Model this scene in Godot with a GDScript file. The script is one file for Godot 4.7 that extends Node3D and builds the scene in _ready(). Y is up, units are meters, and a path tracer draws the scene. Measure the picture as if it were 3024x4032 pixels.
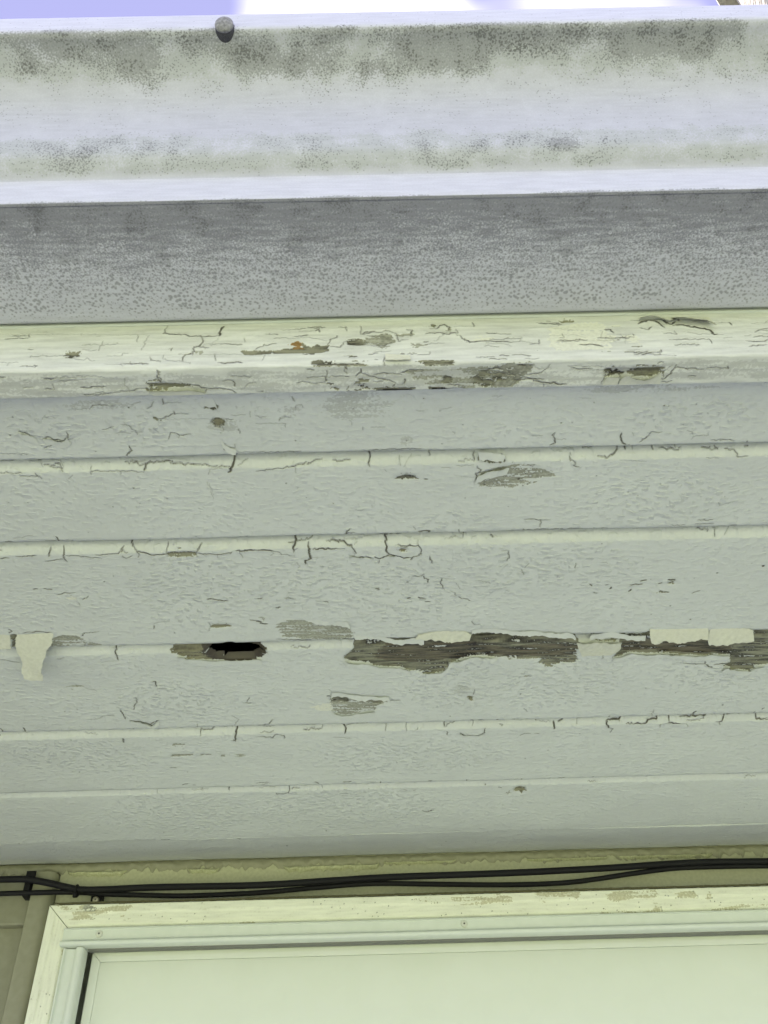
extends Node3D
# Eaves of a house seen from below: gutter, fascia, peeling tongue-and-groove soffit, cables and the head of a door.
# Axes: x along the wall, y up, z out from the wall (wall face at z = 0). Tables of cracks and peels are in millimetres on each surface.

var rng := RandomNumberGenerator.new()
var M := {}
const HALF := 0.45          # half length of one texture repeat along x
const TW := 2048            # texture columns for 0.9 m
const PX := 0.9 / 2048.0    # metres per texel
const SOFFIT_Y := 2.40
const FASCIA_Y := 2.390
const FASCIA_FRONT := 0.66596
const FASCIA_BACK := 0.6473
const S_TOP := 0.666        # soffit texture runs from here to the wall
const S_ROWS := 1516

func _ready():
	rng.seed = 7
	setup_camera_and_light()
	make_materials()
	build_ground()
	build_wall()
	build_roof()
	build_soffit()
	build_fascia()
	build_gutter()
	build_door_frame()
	build_storm_door()
	build_cables()

# ---------------------------------------------------------------- camera, sky, sun
func setup_camera_and_light():
	var cam := Camera3D.new()
	cam.name = "camera"
	cam.fov = 57.169
	cam.near = 0.02
	cam.far = 400.0
	var p := deg_to_rad(42.866)
	var yaw := deg_to_rad(0.684)
	var roll := deg_to_rad(1.808)
	var f := Vector3(sin(yaw) * cos(p), sin(p), -cos(yaw) * cos(p))
	var r := Vector3(cos(yaw), 0, sin(yaw))
	var u := r.cross(f)
	var r2 := r * cos(roll) - u * sin(roll)
	var u2 := r * sin(roll) + u * cos(roll)
	cam.transform = Transform3D(Basis(r2, u2, -f), Vector3(0, 2.0, 0.97214))
	add_child(cam)
	cam.current = true

	var env := Environment.new()
	env.background_mode = Environment.BG_SKY
	env.tonemap_mode = Environment.TONE_MAPPER_LINEAR
	env.tonemap_exposure = 2.05
	env.sdfgi_enabled = true
	env.ssao_enabled = true
	env.ssil_enabled = true
	var sm := ProceduralSkyMaterial.new()
	sm.sky_top_color = lin(0.25, 0.255, 0.46)
	sm.sky_horizon_color = lin(0.60, 0.60, 0.68)
	sm.sky_curve = 0.25
	sm.sky_energy_multiplier = 1.0
	sm.ground_bottom_color = lin(0.2, 0.22, 0.12)
	sm.ground_horizon_color = lin(0.5, 0.5, 0.4)
	sm.sun_angle_max = 1.0
	sm.sky_cover = cloud_cover()
	sm.sky_cover_modulate = Color(0.68, 0.67, 0.84, 1)
	var sky := Sky.new()
	sky.sky_material = sm
	env.sky = sky
	var we := WorldEnvironment.new()
	we.name = "sky"
	we.environment = env
	add_child(we)

	var sun := DirectionalLight3D.new()
	sun.name = "sun"
	sun.light_energy = 1.6
	sun.light_color = Color(1.0, 0.96, 0.88)
	sun.light_angular_distance = 0.5
	sun.shadow_enabled = true
	add_child(sun)
	sun.look_at_from_position(Vector3.ZERO, Vector3(0.15, -0.86, 0.50), Vector3.UP)

func cloud_cover() -> ImageTexture:
	var w := 1024
	var h := 512
	var n := FastNoiseLite.new()
	n.seed = 21
	n.noise_type = FastNoiseLite.TYPE_SIMPLEX_SMOOTH
	n.frequency = 2.2
	n.fractal_octaves = 5
	n.fractal_gain = 0.5
	var data := PackedByteArray()
	data.resize(w * h * 4)
	for j in h:
		var up := PI * (0.5 - (j + 0.5) / h)
		for i in w:
			var k := (j * w + i) * 4
			data[k] = 255; data[k + 1] = 255; data[k + 2] = 255
			if up < -0.05:
				continue
			var a := TAU * (i + 0.5) / w
			var v := n.get_noise_3d(cos(a) * cos(up) * 0.8 + 0.40, sin(up) * 0.8, sin(a) * cos(up) * 0.8)
			var t := smoothstep(-0.13, 0.06, v)
			data[k + 3] = int(255.0 * t)
	return ImageTexture.create_from_image(Image.create_from_data(w, h, false, Image.FORMAT_RGBA8, data))

# ---------------------------------------------------------------- small helpers
func lin(r: float, g: float, b: float) -> Color:
	return Color(r, g, b).linear_to_srgb()

func mat(called: String, color: Color, rough := 0.6, spec := 0.5) -> StandardMaterial3D:
	var m := StandardMaterial3D.new()
	m.resource_name = called
	m.albedo_color = color
	m.roughness = rough
	m.metallic_specular = spec
	M[called] = m
	return m

func thing(called: String, label: String, category: String, group := "") -> Node3D:
	var o := Node3D.new()
	o.name = called
	add_child(o, true)
	tag(o, label, category, group)
	return o

func tag(o: Node, label: String, category: String, group := ""):
	o.set_meta("label", label)
	o.set_meta("category", category)
	if group != "":
		o.set_meta("group", group)

func geo() -> Dictionary:
	return {"v": PackedVector3Array(), "n": PackedVector3Array(), "t": PackedVector2Array(), "i": PackedInt32Array()}

func put(g: Dictionary, called: String, m: Material, parent: Node, label := "") -> MeshInstance3D:
	var a := []
	a.resize(Mesh.ARRAY_MAX)
	a[Mesh.ARRAY_VERTEX] = g.v
	a[Mesh.ARRAY_NORMAL] = g.n
	a[Mesh.ARRAY_TEX_UV] = g.t
	a[Mesh.ARRAY_INDEX] = g.i
	var am := ArrayMesh.new()
	am.add_surface_from_arrays(Mesh.PRIMITIVE_TRIANGLES, a)
	var o := MeshInstance3D.new()
	o.mesh = am
	o.material_override = m
	o.name = called
	o.cast_shadow = GeometryInstance3D.SHADOW_CASTING_SETTING_ON
	parent.add_child(o, true)
	if label != "":
		o.set_meta("label", label)
	return o

# grid of nu x nv points (u fastest); faces turned towards want
func grid(g: Dictionary, P: PackedVector3Array, T: PackedVector2Array, nu: int, nv: int, want: Vector3, skip := PackedByteArray()):
	var N := PackedVector3Array()
	N.resize(P.size())
	var flip := false
	var total := Vector3.ZERO
	for j in range(0, nv - 1):
		for i in range(0, nu - 1):
			var k := j * nu + i
			var c := (P[k + nu + 1] - P[k]).cross(P[k + nu] - P[k + 1])
			total += c
			N[k] += c; N[k + 1] += c; N[k + nu] += c; N[k + nu + 1] += c
	flip = total.dot(want) < 0.0
	var s := -1.0 if flip else 1.0
	for k in N.size():
		N[k] = (N[k] * s).normalized()
	var b: int = g.v.size()
	g.v.append_array(P)
	g.n.append_array(N)
	g.t.append_array(T)
	var I := PackedInt32Array()
	I.resize((nu - 1) * (nv - 1) * 6)
	var q := 0
	for j in nv - 1:
		for i in nu - 1:
			var k := b + j * nu + i
			if skip.size() and skip[k - b] + skip[k - b + 1] + skip[k - b + nu] + skip[k - b + nu + 1] == 4:
				q += 6   # an opening
				continue
			# clockwise seen from the front: (c-a)x(b-a) points out
			if not flip:
				I[q] = k; I[q + 1] = k + nu + 1; I[q + 2] = k + 1
				I[q + 3] = k; I[q + 4] = k + nu; I[q + 5] = k + nu + 1
			else:
				I[q] = k; I[q + 1] = k + 1; I[q + 2] = k + nu + 1
				I[q + 3] = k; I[q + 4] = k + nu + 1; I[q + 5] = k + nu
			q += 6
	g.i.append_array(I)

func quad(g: Dictionary, a: Vector3, b: Vector3, c: Vector3, d: Vector3, want: Vector3):
	grid(g, PackedVector3Array([a, b, d, c]), PackedVector2Array([Vector2(0, 0), Vector2(1, 0), Vector2(0, 1), Vector2(1, 1)]), 2, 2, want)

# closed outline in the plane (A, B), swept along D from s0 + k0.p to s1 + k1.p
func prism(g: Dictionary, poly: PackedVector2Array, origin: Vector3, A: Vector3, B: Vector3, D: Vector3, s0: float, s1: float, k0 := Vector2.ZERO, k1 := Vector2.ZERO, caps := true):
	var area := 0.0
	var n := poly.size()
	for i in n:
		area += poly[i].cross(poly[(i + 1) % n])
	if area < 0.0:
		poly.reverse()
	var en := []
	for i in n:
		var e := poly[(i + 1) % n] - poly[i]
		en.append(Vector2(e.y, -e.x).normalized())
	for i in n:
		var j := (i + 1) % n
		var na: Vector2 = en[i]
		var nb: Vector2 = en[i]
		var pre: Vector2 = en[(i + n - 1) % n]
		var nxt: Vector2 = en[j]
		if pre.dot(na) > 0.80:
			na = (na + pre).normalized()
		if nxt.dot(nb) > 0.80:
			nb = (nb + nxt).normalized()
		var a := origin + A * poly[i].x + B * poly[i].y
		var b := origin + A * poly[j].x + B * poly[j].y
		var base: int = g.v.size()
		var a0 := s0 + k0.dot(poly[i]); var b0 := s0 + k0.dot(poly[j])
		var a1 := s1 + k1.dot(poly[i]); var b1 := s1 + k1.dot(poly[j])
		g.v.append_array(PackedVector3Array([a + D * a0, b + D * b0, b + D * b1, a + D * a1]))
		var n3a := A * na.x + B * na.y
		var n3b := A * nb.x + B * nb.y
		g.n.append_array(PackedVector3Array([n3a, n3b, n3b, n3a]))
		g.t.append_array(PackedVector2Array([Vector2(a0, 0), Vector2(b0, 1), Vector2(b1, 1), Vector2(a1, 0)]))
		var want: Vector3 = A * en[i].x + B * en[i].y
		var geom: Vector3 = (g.v[base + 2] - g.v[base]).cross(g.v[base + 1] - g.v[base])
		if geom.dot(want) > 0.0:
			g.i.append_array(PackedInt32Array([base, base + 1, base + 2, base, base + 2, base + 3]))
		else:
			g.i.append_array(PackedInt32Array([base, base + 2, base + 1, base, base + 3, base + 2]))
	if caps:
		var tri := Geometry2D.triangulate_polygon(poly)
		for side in 2:
			var base2: int = g.v.size()
			var want2 := -D if side == 0 else D
			for i in n:
				var s := (s0 + k0.dot(poly[i])) if side == 0 else (s1 + k1.dot(poly[i]))
				g.v.append(origin + A * poly[i].x + B * poly[i].y + D * s)
				g.n.append(want2)
				g.t.append(poly[i])
			for q in range(0, tri.size(), 3):
				var a2: Vector3 = g.v[base2 + tri[q]]
				var c2: Vector3 = (g.v[base2 + tri[q + 2]] - a2).cross(g.v[base2 + tri[q + 1]] - a2)
				if c2.dot(want2) > 0.0:
					g.i.append_array(PackedInt32Array([base2 + tri[q], base2 + tri[q + 1], base2 + tri[q + 2]]))
				else:
					g.i.append_array(PackedInt32Array([base2 + tri[q], base2 + tri[q + 2], base2 + tri[q + 1]]))

func box(g: Dictionary, lo: Vector3, hi: Vector3, bevel := 0.0):
	var p := PackedVector2Array([Vector2(lo.z, lo.y), Vector2(hi.z, lo.y), Vector2(hi.z, hi.y), Vector2(lo.z, hi.y)])
	if bevel > 0.0:
		var q := PackedVector2Array()
		for k in 4:
			var a := p[k]; var pr := (p[(k + 3) % 4] - a).normalized() * bevel; var ne := (p[(k + 1) % 4] - a).normalized() * bevel
			q.append(a + pr); q.append(a + (pr + ne) * 0.29); q.append(a + ne)
		p = q
	prism(g, p, Vector3.ZERO, Vector3(0, 0, 1), Vector3(0, 1, 0), Vector3(1, 0, 0), lo.x, hi.x)

func tube(g: Dictionary, pts: PackedVector3Array, r: float, sides := 12):
	var P := PackedVector3Array()
	var T := PackedVector2Array()
	var n := pts.size()
	for k in n:
		var d := (pts[mini(k + 1, n - 1)] - pts[maxi(k - 1, 0)]).normalized()
		var a := d.cross(Vector3(0.1, 0.2, 1)).normalized()
		var b := d.cross(a)
		for s in sides + 1:
			var t := TAU * s / sides
			P.append(pts[k] + (a * cos(t) + b * sin(t)) * r)
			T.append(Vector2(k * 0.1, float(s) / sides))
	var base: int = g.v.size()
	grid(g, P, T, sides + 1, n, Vector3.ZERO)
	# radial normals, and faces turned outwards
	for k in n:
		for s in sides + 1:
			g.n[base + k * (sides + 1) + s] = (P[k * (sides + 1) + s] - pts[k]).normalized()
	var i0: int = g.i.size() - (n - 1) * sides * 6
	var va: Vector3 = g.v[g.i[i0]]
	var ge: Vector3 = (g.v[g.i[i0 + 2]] - va).cross(g.v[g.i[i0 + 1]] - va)
	if ge.dot(g.n[g.i[i0]]) < 0.0:
		for q in range(i0, g.i.size(), 3):
			var tmp: int = g.i[q + 1]
			g.i[q + 1] = g.i[q + 2]
			g.i[q + 2] = tmp

# surface of revolution: profile (radius, height) about axis D from origin
func lathe(g: Dictionary, prof: PackedVector2Array, origin: Vector3, D: Vector3, sides := 24):
	var a := D.cross(Vector3(0.3, 0.9, 0.2)).normalized()
	var b := D.cross(a)
	var P := PackedVector3Array()
	var T := PackedVector2Array()
	for p in prof:
		for s in sides + 1:
			var t := TAU * s / sides
			P.append(origin + D * p.y + (a * cos(t) + b * sin(t)) * p.x)
			T.append(Vector2(float(s) / sides, p.y))
	var before: int = g.i.size()
	var base: int = g.v.size()
	grid(g, P, T, sides + 1, prof.size(), D)
	# turn faces away from the axis
	var out := 0.0
	for k in range(base, g.v.size()):
		out += (g.v[k] - origin - D * (D.dot(g.v[k] - origin))).dot(g.n[k])
	if out < 0.0:
		for k in range(base, g.v.size()):
			g.n[k] = -g.n[k]
		for q in range(before, g.i.size(), 3):
			var tmp: int = g.i[q + 1]
			g.i[q + 1] = g.i[q + 2]
			g.i[q + 2] = tmp

# ---------------------------------------------------------------- computed paint
func noise_bytes(w: int, h: int, freq: float, sd: int, stretch_x := 1, octaves := 3, kind := FastNoiseLite.TYPE_SIMPLEX_SMOOTH, stretch_y := 1, ridged := false) -> PackedByteArray:
	var n := FastNoiseLite.new()
	n.seed = sd
	n.noise_type = kind
	n.frequency = freq
	n.fractal_octaves = octaves
	if ridged:
		n.fractal_type = FastNoiseLite.FRACTAL_RIDGED
	if kind == FastNoiseLite.TYPE_CELLULAR:
		n.fractal_type = FastNoiseLite.FRACTAL_NONE
		n.cellular_return_type = FastNoiseLite.RETURN_DISTANCE
		n.cellular_jitter = 1.0
	var im := n.get_image(w / stretch_x, h / stretch_y, false, false, true)
	if stretch_x > 1 or stretch_y > 1:
		im.resize(w, h, Image.INTERPOLATE_CUBIC)
	im.convert(Image.FORMAT_L8)
	return im.get_data()

func soften(a: PackedByteArray, w: int, h: int, by: int) -> PackedByteArray:
	var im := Image.create_from_data(w, h, false, Image.FORMAT_L8, a)
	im.resize(w / by, h / by, Image.INTERPOLATE_BILINEAR if by <= 2 else Image.INTERPOLATE_LANCZOS)
	im.resize(w, h, Image.INTERPOLATE_CUBIC)
	return im.get_data()

# a wandering line with round ends, coverage kept as the larger value
func stroke(a: PackedByteArray, w: int, h: int, pts: PackedVector2Array, width: float, wander: float):
	var r := maxf(width * 0.5, 0.35)
	var top := clampf(width * 1.5, 0.42, 1.0)
	for k in pts.size() - 1:
		var p := pts[k]
		var q := pts[k + 1]
		var d := q - p
		var steps := maxi(1, int(d.length() / 0.6))
		var side := Vector2(-d.y, d.x).normalized() * wander
		var thick := 1.0
		var o1 := 0.0
		var seg := 0
		var o2 := 0.0
		for s in steps + 1:
			var t := float(s) / steps
			if seg <= 0:
				o1 = o2
				o2 = rng.randf_range(-1.0, 1.0) * (1.0 if t < 0.85 else 0.0)
				seg = rng.randi_range(2, 9)
			seg -= 1
			var c := p + d * t + side * lerpf(o2, o1, seg / 10.0)
			thick = lerpf(thick, rng.randf_range(0.35, 1.6), 0.22)
			var run := (k + t) / (pts.size() - 1.0)
			var rr := maxf(r * thick * clampf(minf(run, 1.0 - run) * 5.0 + 0.45, 0.45, 1.0), 0.3)
			for yy in range(int(floor(c.y - rr - 1)), int(ceil(c.y + rr + 1)) + 1):
				if yy < 0 or yy >= h:
					continue
				for xx in range(int(floor(c.x - rr - 1)), int(ceil(c.x + rr + 1)) + 1):
					if xx < 0 or xx >= w:
						continue
					var cov := clampf(rr + 0.5 - Vector2(xx + 0.5 - c.x, yy + 0.5 - c.y).length(), 0.0, 1.0) * top
					var v := int(cov * 255.0)
					if v > a[yy * w + xx]:
						a[yy * w + xx] = v

func fill(a: PackedByteArray, w: int, h: int, pts: PackedVector2Array, value: int, grow := 0):
	var lo := 1e9
	var hi := -1e9
	for p in pts:
		lo = minf(lo, p.y)
		hi = maxf(hi, p.y)
	for dy in ([0] if grow == 0 else [-grow, 0, grow]):
		for y in range(maxi(0, int(lo) + dy), mini(h - 1, int(ceil(hi)) + dy) + 1):
			var yc: float = y - dy + 0.5
			var xs := []
			for k in pts.size():
				var p := pts[k]
				var q := pts[(k + 1) % pts.size()]
				if (p.y <= yc) != (q.y <= yc):
					xs.append(p.x + (yc - p.y) / (q.y - p.y) * (q.x - p.x))
			xs.sort()
			for k in range(0, xs.size() - 1, 2):
				for x in range(maxi(0, int(round(xs[k])) - grow), mini(w - 1, int(round(xs[k + 1])) - 1 + grow) + 1):
					a[y * w + x] = value

func zeros(n: int) -> PackedByteArray:
	var a := PackedByteArray()
	a.resize(n)
	a.fill(0)
	return a

# Old paint over wood. to_px turns a table's millimetres into texels. Returns colour and relief textures and the peel and hole masks.
func old_paint(h: int, sets: Array, ridges: Array, areas: Array, look: Dictionary) -> Dictionary:
	var w := TW
	var n := w * h
	var crack := zeros(n)
	var peel := zeros(n)
	var kinds := zeros(n)
	var hole := zeros(n)
	for one in sets:
		var to_px: Callable = one.to_px
		for row in one.peels:
			var pts := PackedVector2Array()
			for k in range(1, row.size(), 2):
				pts.append(to_px.call(row[k], row[k + 1]))
			fill(peel, w, h, pts, 255, 5 if int(row[0]) == 6 else 0)
			fill(kinds, w, h, pts, int(row[0]), 7 if int(row[0]) == 6 else 3)
			if int(row[0]) == 6:
				fill(hole, w, h, pts, 255)
		for row in one.cracks:
			var pts := PackedVector2Array()
			for k in range(1, row.size(), 2):
				pts.append(to_px.call(row[k], row[k + 1]))
			stroke(crack, w, h, pts, row[0] * 0.001 / PX * look.crack_width, 1.5)
	var ridge := zeros(n)
	for row in ridges:
		var pts := PackedVector2Array()
		for k in range(1, row.size(), 2):
			pts.append(sets[0].to_px.call(row[k], row[k + 1]))
		stroke(ridge, w, h, pts, maxf(row[0] * 0.001 / PX, 2.0), 2.0)
	ridge = soften(ridge, w, h, 2)
	var wide := soften(peel, w, h, 8)
	peel = soften(peel, w, h, 2)
	var rough := zeros(n)
	var dirt := zeros(n)
	for row in areas:
		var c: Vector2 = sets[0].to_px.call(row[1], row[2])
		var rx: float = maxf(row[3] * 0.001 / PX, 3.0)
		var ry: float = maxf(row[4] * 0.001 / PX, 3.0)
		for y in range(maxi(0, int(c.y - ry)), mini(h - 1, int(c.y + ry)) + 1):
			for x in range(maxi(0, int(c.x - rx)), mini(w - 1, int(c.x + rx)) + 1):
				var d := 1.0 - Vector2((x - c.x) / rx, (y - c.y) / ry).length_squared()
				if d > 0.0:
					var v := int(255.0 * minf(1.0, d * 1.6))
					if int(row[0]) == 0:
						rough[y * w + x] = maxi(rough[y * w + x], v)
					else:
						dirt[y * w + x] = maxi(dirt[y * w + x], v)
	var fine := noise_bytes(w, h, 0.16, 3, 1, 3)
	var grain := noise_bytes(w, h, 0.11, 5, 8, 3)
	var wrinkle := noise_bytes(w, h, 0.14, 11, 3, 3, FastNoiseLite.TYPE_SIMPLEX_SMOOTH, 1)
	var lips := soften(crack, w, h, 4)
	var crease := noise_bytes(w, h, 0.045, 19, 4, 2, FastNoiseLite.TYPE_SIMPLEX, 1, true)
	var cloud := noise_bytes(w, h, 0.02, 23, 4, 3, FastNoiseLite.TYPE_SIMPLEX_SMOOTH, 4)
	var rgb := PackedByteArray()
	rgb.resize(n * 3)
	var hgt := PackedFloat32Array()
	hgt.resize(n)
	# linear colour to byte table
	var srgb := PackedByteArray()
	srgb.resize(1025)
	for k in 1025:
		srgb[k] = int(clampf(Color(k / 1024.0, 0, 0).linear_to_srgb().r * 255.0 + 0.5, 0, 255))
	var pr: float = look.paint.x
	var pg: float = look.paint.y
	var pb: float = look.paint.z
	var bump: float = look.bump
	var base_rough: float = look.rough
	var stain: Vector3 = look.stain
	var stain_amount: float = look.stain_amount
	var streak: float = look.streak
	for k in n:
		var f := fine[k] / 255.0
		var gr := grain[k] / 255.0
		var cl := cloud[k] / 255.0
		var r := pr
		var g := pg
		var b := pb
		var z := 0.0
		var m := (peel[k] * 0.55 + wide[k] * 0.45) / 255.0
		var bare := false
		if m > 0.06:
			bare = m + (gr - 0.5) * 1.7 + (f - 0.5) * 0.8 > 0.47
			if bare and (kinds[k] == 3 or kinds[k] == 8):
				# worn through in patches only
				bare = m * 0.75 + (f - 0.5) * 0.9 + (gr - 0.5) * 1.7 + (cl - 0.5) * 0.8 > 0.52
		if bare:
			var jx := clampi(k + int((f - 0.5) * 16.0) + int((gr - 0.5) * 10.0) * w, 0, n - 1)
			var kind := kinds[jx]
			if kind == 0:
				kind = kinds[k]
			match kind:
				2:
					var t := clampf(gr * 1.6 - 0.35 + (f - 0.5) * 0.5, 0, 1)
					r = lerpf(0.09, 0.30, t); g = lerpf(0.085, 0.29, t); b = lerpf(0.05, 0.18, t)
					z = -0.8 + gr * 0.6
				3:
					var t := clampf(f * 0.9 + gr * 1.2 - 0.55, 0, 1)
					r = lerpf(0.13, 0.42, t); g = lerpf(0.13, 0.43, t); b = lerpf(0.10, 0.35, t)
					z = -0.45 + f * 0.3 + gr * 0.3
				4:
					r = 0.17 + f * 0.16; g = 0.10 + f * 0.10; b = 0.03 + f * 0.03
					z = -0.1
				5:
					var t := 0.9 + f * 0.2
					r = 0.70 * t; g = 0.715 * t; b = 0.62 * t
					z = -0.12 + f * 0.1
				6:
					r = 0.035 + gr * 0.05; g = 0.030 + gr * 0.043; b = 0.021 + gr * 0.028
					z = -0.5
				7:
					var t := clampf(gr * 2.4 - 0.65 + (f - 0.5) * 0.5 + (cl - 0.5) * 0.9, 0, 1)
					r = lerpf(0.012, 0.14, t); g = lerpf(0.009, 0.12, t); b = lerpf(0.005, 0.075, t)
					z = -1.3 + gr * 0.9
				8:
					var t := 0.35 + f * 0.5
					r = lerpf(pr, 0.36, t); g = lerpf(pg, 0.33, t); b = lerpf(pb, 0.17, t)
					z = 0.0
				_:
					var t := clampf(gr * 2.4 - 0.58 + (f - 0.5) * 0.5 + (cl - 0.5) * 0.9, 0, 1)
					r = lerpf(0.028, 0.25, t); g = lerpf(0.026, 0.25, t); b = lerpf(0.018, 0.175, t)
					z = -1.1 + gr * 0.8
		else:
			var ro := minf(1.0, base_rough + rough[k] / 255.0 * 0.45 + (cl - 0.5) * 0.5)
			var cr := crease[k] / 255.0
			# each blister is steep on its outer side and runs out gently towards the wall
			var kk := clampi(k + int((cl - 0.5) * 26.0) * w, w * 6, n - 1)
			var wr := wrinkle[kk] / 255.0
			var bl := smoothstep(0.58, 0.80, wr)
			bl = maxf(bl, maxf(0.65 * smoothstep(0.58, 0.80, wrinkle[kk - w * 2] / 255.0), 0.3 * smoothstep(0.58, 0.80, wrinkle[kk - w * 4] / 255.0)))
			z = (bl * 0.30 + (cl - 0.5) * 0.3 + (wr - 0.5) * 0.06 + maxf(0.0, cr - 0.80) * 0.4 * cl) * ro * bump + (f - 0.5) * 0.05 + (gr - 0.5) * streak * 0.12
			z += ridge[k] / 255.0 * 0.30 + minf(lips[k] / 255.0, 0.5) * 0.9
			var tone := 1.0 + (cl - 0.5) * 0.07 + (gr - 0.5) * streak * 0.30 + (f - 0.5) * 0.05
			r *= tone; g *= tone; b *= tone
			# grime where it has a grain of its own: stippled, no fade
			var di := dirt[k] / 255.0 * 0.75 + stain_amount * cl
			if di > 0.05 and f * 0.40 + gr * 0.35 + cl * 0.25 < 0.20 + di * 0.36:
				var ts := 0.08 + 0.30 * f + 0.15 * gr
				r = lerpf(r, stain.x, ts); g = lerpf(g, stain.y, ts); b = lerpf(b, stain.z, ts)
			if f > 0.93 and gr > 0.60:
				r *= 0.5; g *= 0.5; b *= 0.45
		var c := crack[k]
		if c > 0:
			var t := c / 255.0
			r = lerpf(r, 0.095, t); g = lerpf(g, 0.088, t); b = lerpf(b, 0.064, t)   # the bare wood that shows in the crack
			z = lerpf(z, -1.1, t)
		hgt[k] = z * 0.1
		k *= 3
		rgb[k] = srgb[clampi(int(r * 1024.0), 0, 1024)]
		rgb[k + 1] = srgb[clampi(int(g * 1024.0), 0, 1024)]
		rgb[k + 2] = srgb[clampi(int(b * 1024.0), 0, 1024)]
	return {
		"color": ImageTexture.create_from_image(Image.create_from_data(w, h, false, Image.FORMAT_RGB8, rgb)),
		"relief": ImageTexture.create_from_image(Image.create_from_data(w, h, false, Image.FORMAT_RF, hgt.to_byte_array())),
		"peel": peel, "hole": hole, "kinds": kinds,
	}

func paint_material(called: String, made: Dictionary, rough: float, scale := 1.0) -> StandardMaterial3D:
	var m := mat(called, Color.WHITE, rough)
	m.albedo_texture = made.color
	m.heightmap_enabled = true
	m.heightmap_texture = made.relief
	m.heightmap_scale = scale
	return m

func grainy(called: String, a: Color, b: Color, rough: float, freq: float, size_m: float, relief := 0.0, stretch := Vector3.ONE) -> StandardMaterial3D:
	# two-tone noise laid on by world position
	var n := FastNoiseLite.new()
	n.seed = called.hash() % 1000
	n.frequency = freq
	n.fractal_octaves = 4
	var t := NoiseTexture2D.new()
	t.width = 512
	t.height = 512
	t.seamless = true
	t.noise = n
	var gr := Gradient.new()
	gr.set_color(0, a)
	gr.set_color(1, b)
	t.color_ramp = gr
	var m := mat(called, Color.WHITE, rough)
	m.albedo_texture = t
	m.uv1_triplanar = true
	m.uv1_world_triplanar = true
	m.uv1_scale = stretch / size_m
	if relief > 0.0:
		var t2 := NoiseTexture2D.new()
		t2.width = 512
		t2.height = 512
		t2.seamless = true
		t2.noise = n
		m.heightmap_enabled = true
		m.heightmap_texture = t2
		m.heightmap_scale = relief
	return m

func make_materials():
	grainy("lawn_green", lin(0.07, 0.11, 0.03), lin(0.14, 0.18, 0.06), 0.9, 0.05, 2.0, 1.0)
	grainy("concrete", lin(0.45, 0.505, 0.30), lin(0.53, 0.59, 0.36), 0.9, 0.03, 1.5, 0.1)  # unseen ground, kept pale and yellow-green to bounce light under the eaves
	grainy("dark_paving", lin(0.22, 0.23, 0.29), lin(0.30, 0.31, 0.38), 0.9, 0.05, 1.0, 0.1)  # unseen near ground, darkened and blued to weaken light from straight below
	grainy("siding_olive", lin(0.25, 0.25, 0.175), lin(0.30, 0.298, 0.22), 0.55, 0.04, 0.25, 0.01)
	grainy("strip_olive", lin(0.40, 0.405, 0.28), lin(0.51, 0.515, 0.37), 0.6, 0.05, 0.12)
	grainy("roof_shingle", lin(0.07, 0.07, 0.07), lin(0.14, 0.13, 0.12), 0.95, 0.1, 0.5, 0.2)
	grainy("chimney_render", lin(0.34, 0.31, 0.27), lin(0.62, 0.58, 0.52), 0.95, 0.05, 1.2, 2.0)
	grainy("door_white", lin(0.78, 0.83, 0.71), lin(0.81, 0.855, 0.75), 0.42, 0.02, 0.5)
	grainy("trim_white", lin(0.66, 0.71, 0.63), lin(0.71, 0.755, 0.68), 0.38, 0.03, 0.2)
	grainy("old_caulk", lin(0.34, 0.35, 0.20), lin(0.62, 0.63, 0.46), 0.8, 0.04, 0.06, 0.05)
	grainy("loose_paint", lin(0.62, 0.65, 0.61), lin(0.67, 0.695, 0.67), 0.45, 0.03, 0.06)
	grainy("flake_white", lin(0.62, 0.63, 0.52), lin(0.74, 0.75, 0.64), 0.55, 0.03, 0.06, 0.02)
	mat("cable_black", lin(0.008, 0.008, 0.010), 0.6, 0.35)
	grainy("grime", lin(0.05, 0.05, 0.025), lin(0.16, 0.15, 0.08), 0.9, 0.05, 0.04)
	mat("shade_grey", lin(0.20, 0.205, 0.18), 0.7)  # for the added strip that darkens the recess under the frame head
	mat("slot_shade", lin(0.09, 0.085, 0.07), 0.7)
	var z := mat("screw_metal", lin(0.45, 0.42, 0.33), 0.4)
	z.metallic = 0.8
	mat("screw_white", lin(0.66, 0.68, 0.60), 0.4)

# ---------------------------------------------------------------- ground, wall, roof
func build_ground():
	var g := geo()
	quad(g, Vector3(-80, 0, -80), Vector3(80, 0, -80), Vector3(80, 0, 80), Vector3(-80, 0, 80), Vector3.UP)
	var o := put(g, "lawn", M.lawn_green, self)
	o.set_meta("kind", "structure")
	g = geo()
	box(g, Vector3(-9, -0.1, 2.0), Vector3(9, 0.02, 13.0))
	o = put(g, "far_bounce_ground", M.concrete, self)  # added out of view as a tinted reflector for the soffit and door
	o.set_meta("kind", "structure")
	g = geo()
	box(g, Vector3(-9, -0.1, 0.0), Vector3(9, 0.04, 2.0))
	o = put(g, "near_bounce_ground", M.dark_paving, self)  # added out of view; its dark tone shapes the light on the boards
	o.set_meta("kind", "structure")

const DOOR_L := -0.3317     # outer edges of the door surround
const DOOR_R := 0.70
const HEAD_TOP := 2.3550
const MOULD := 0.0230       # width of the moulding round the door

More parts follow.
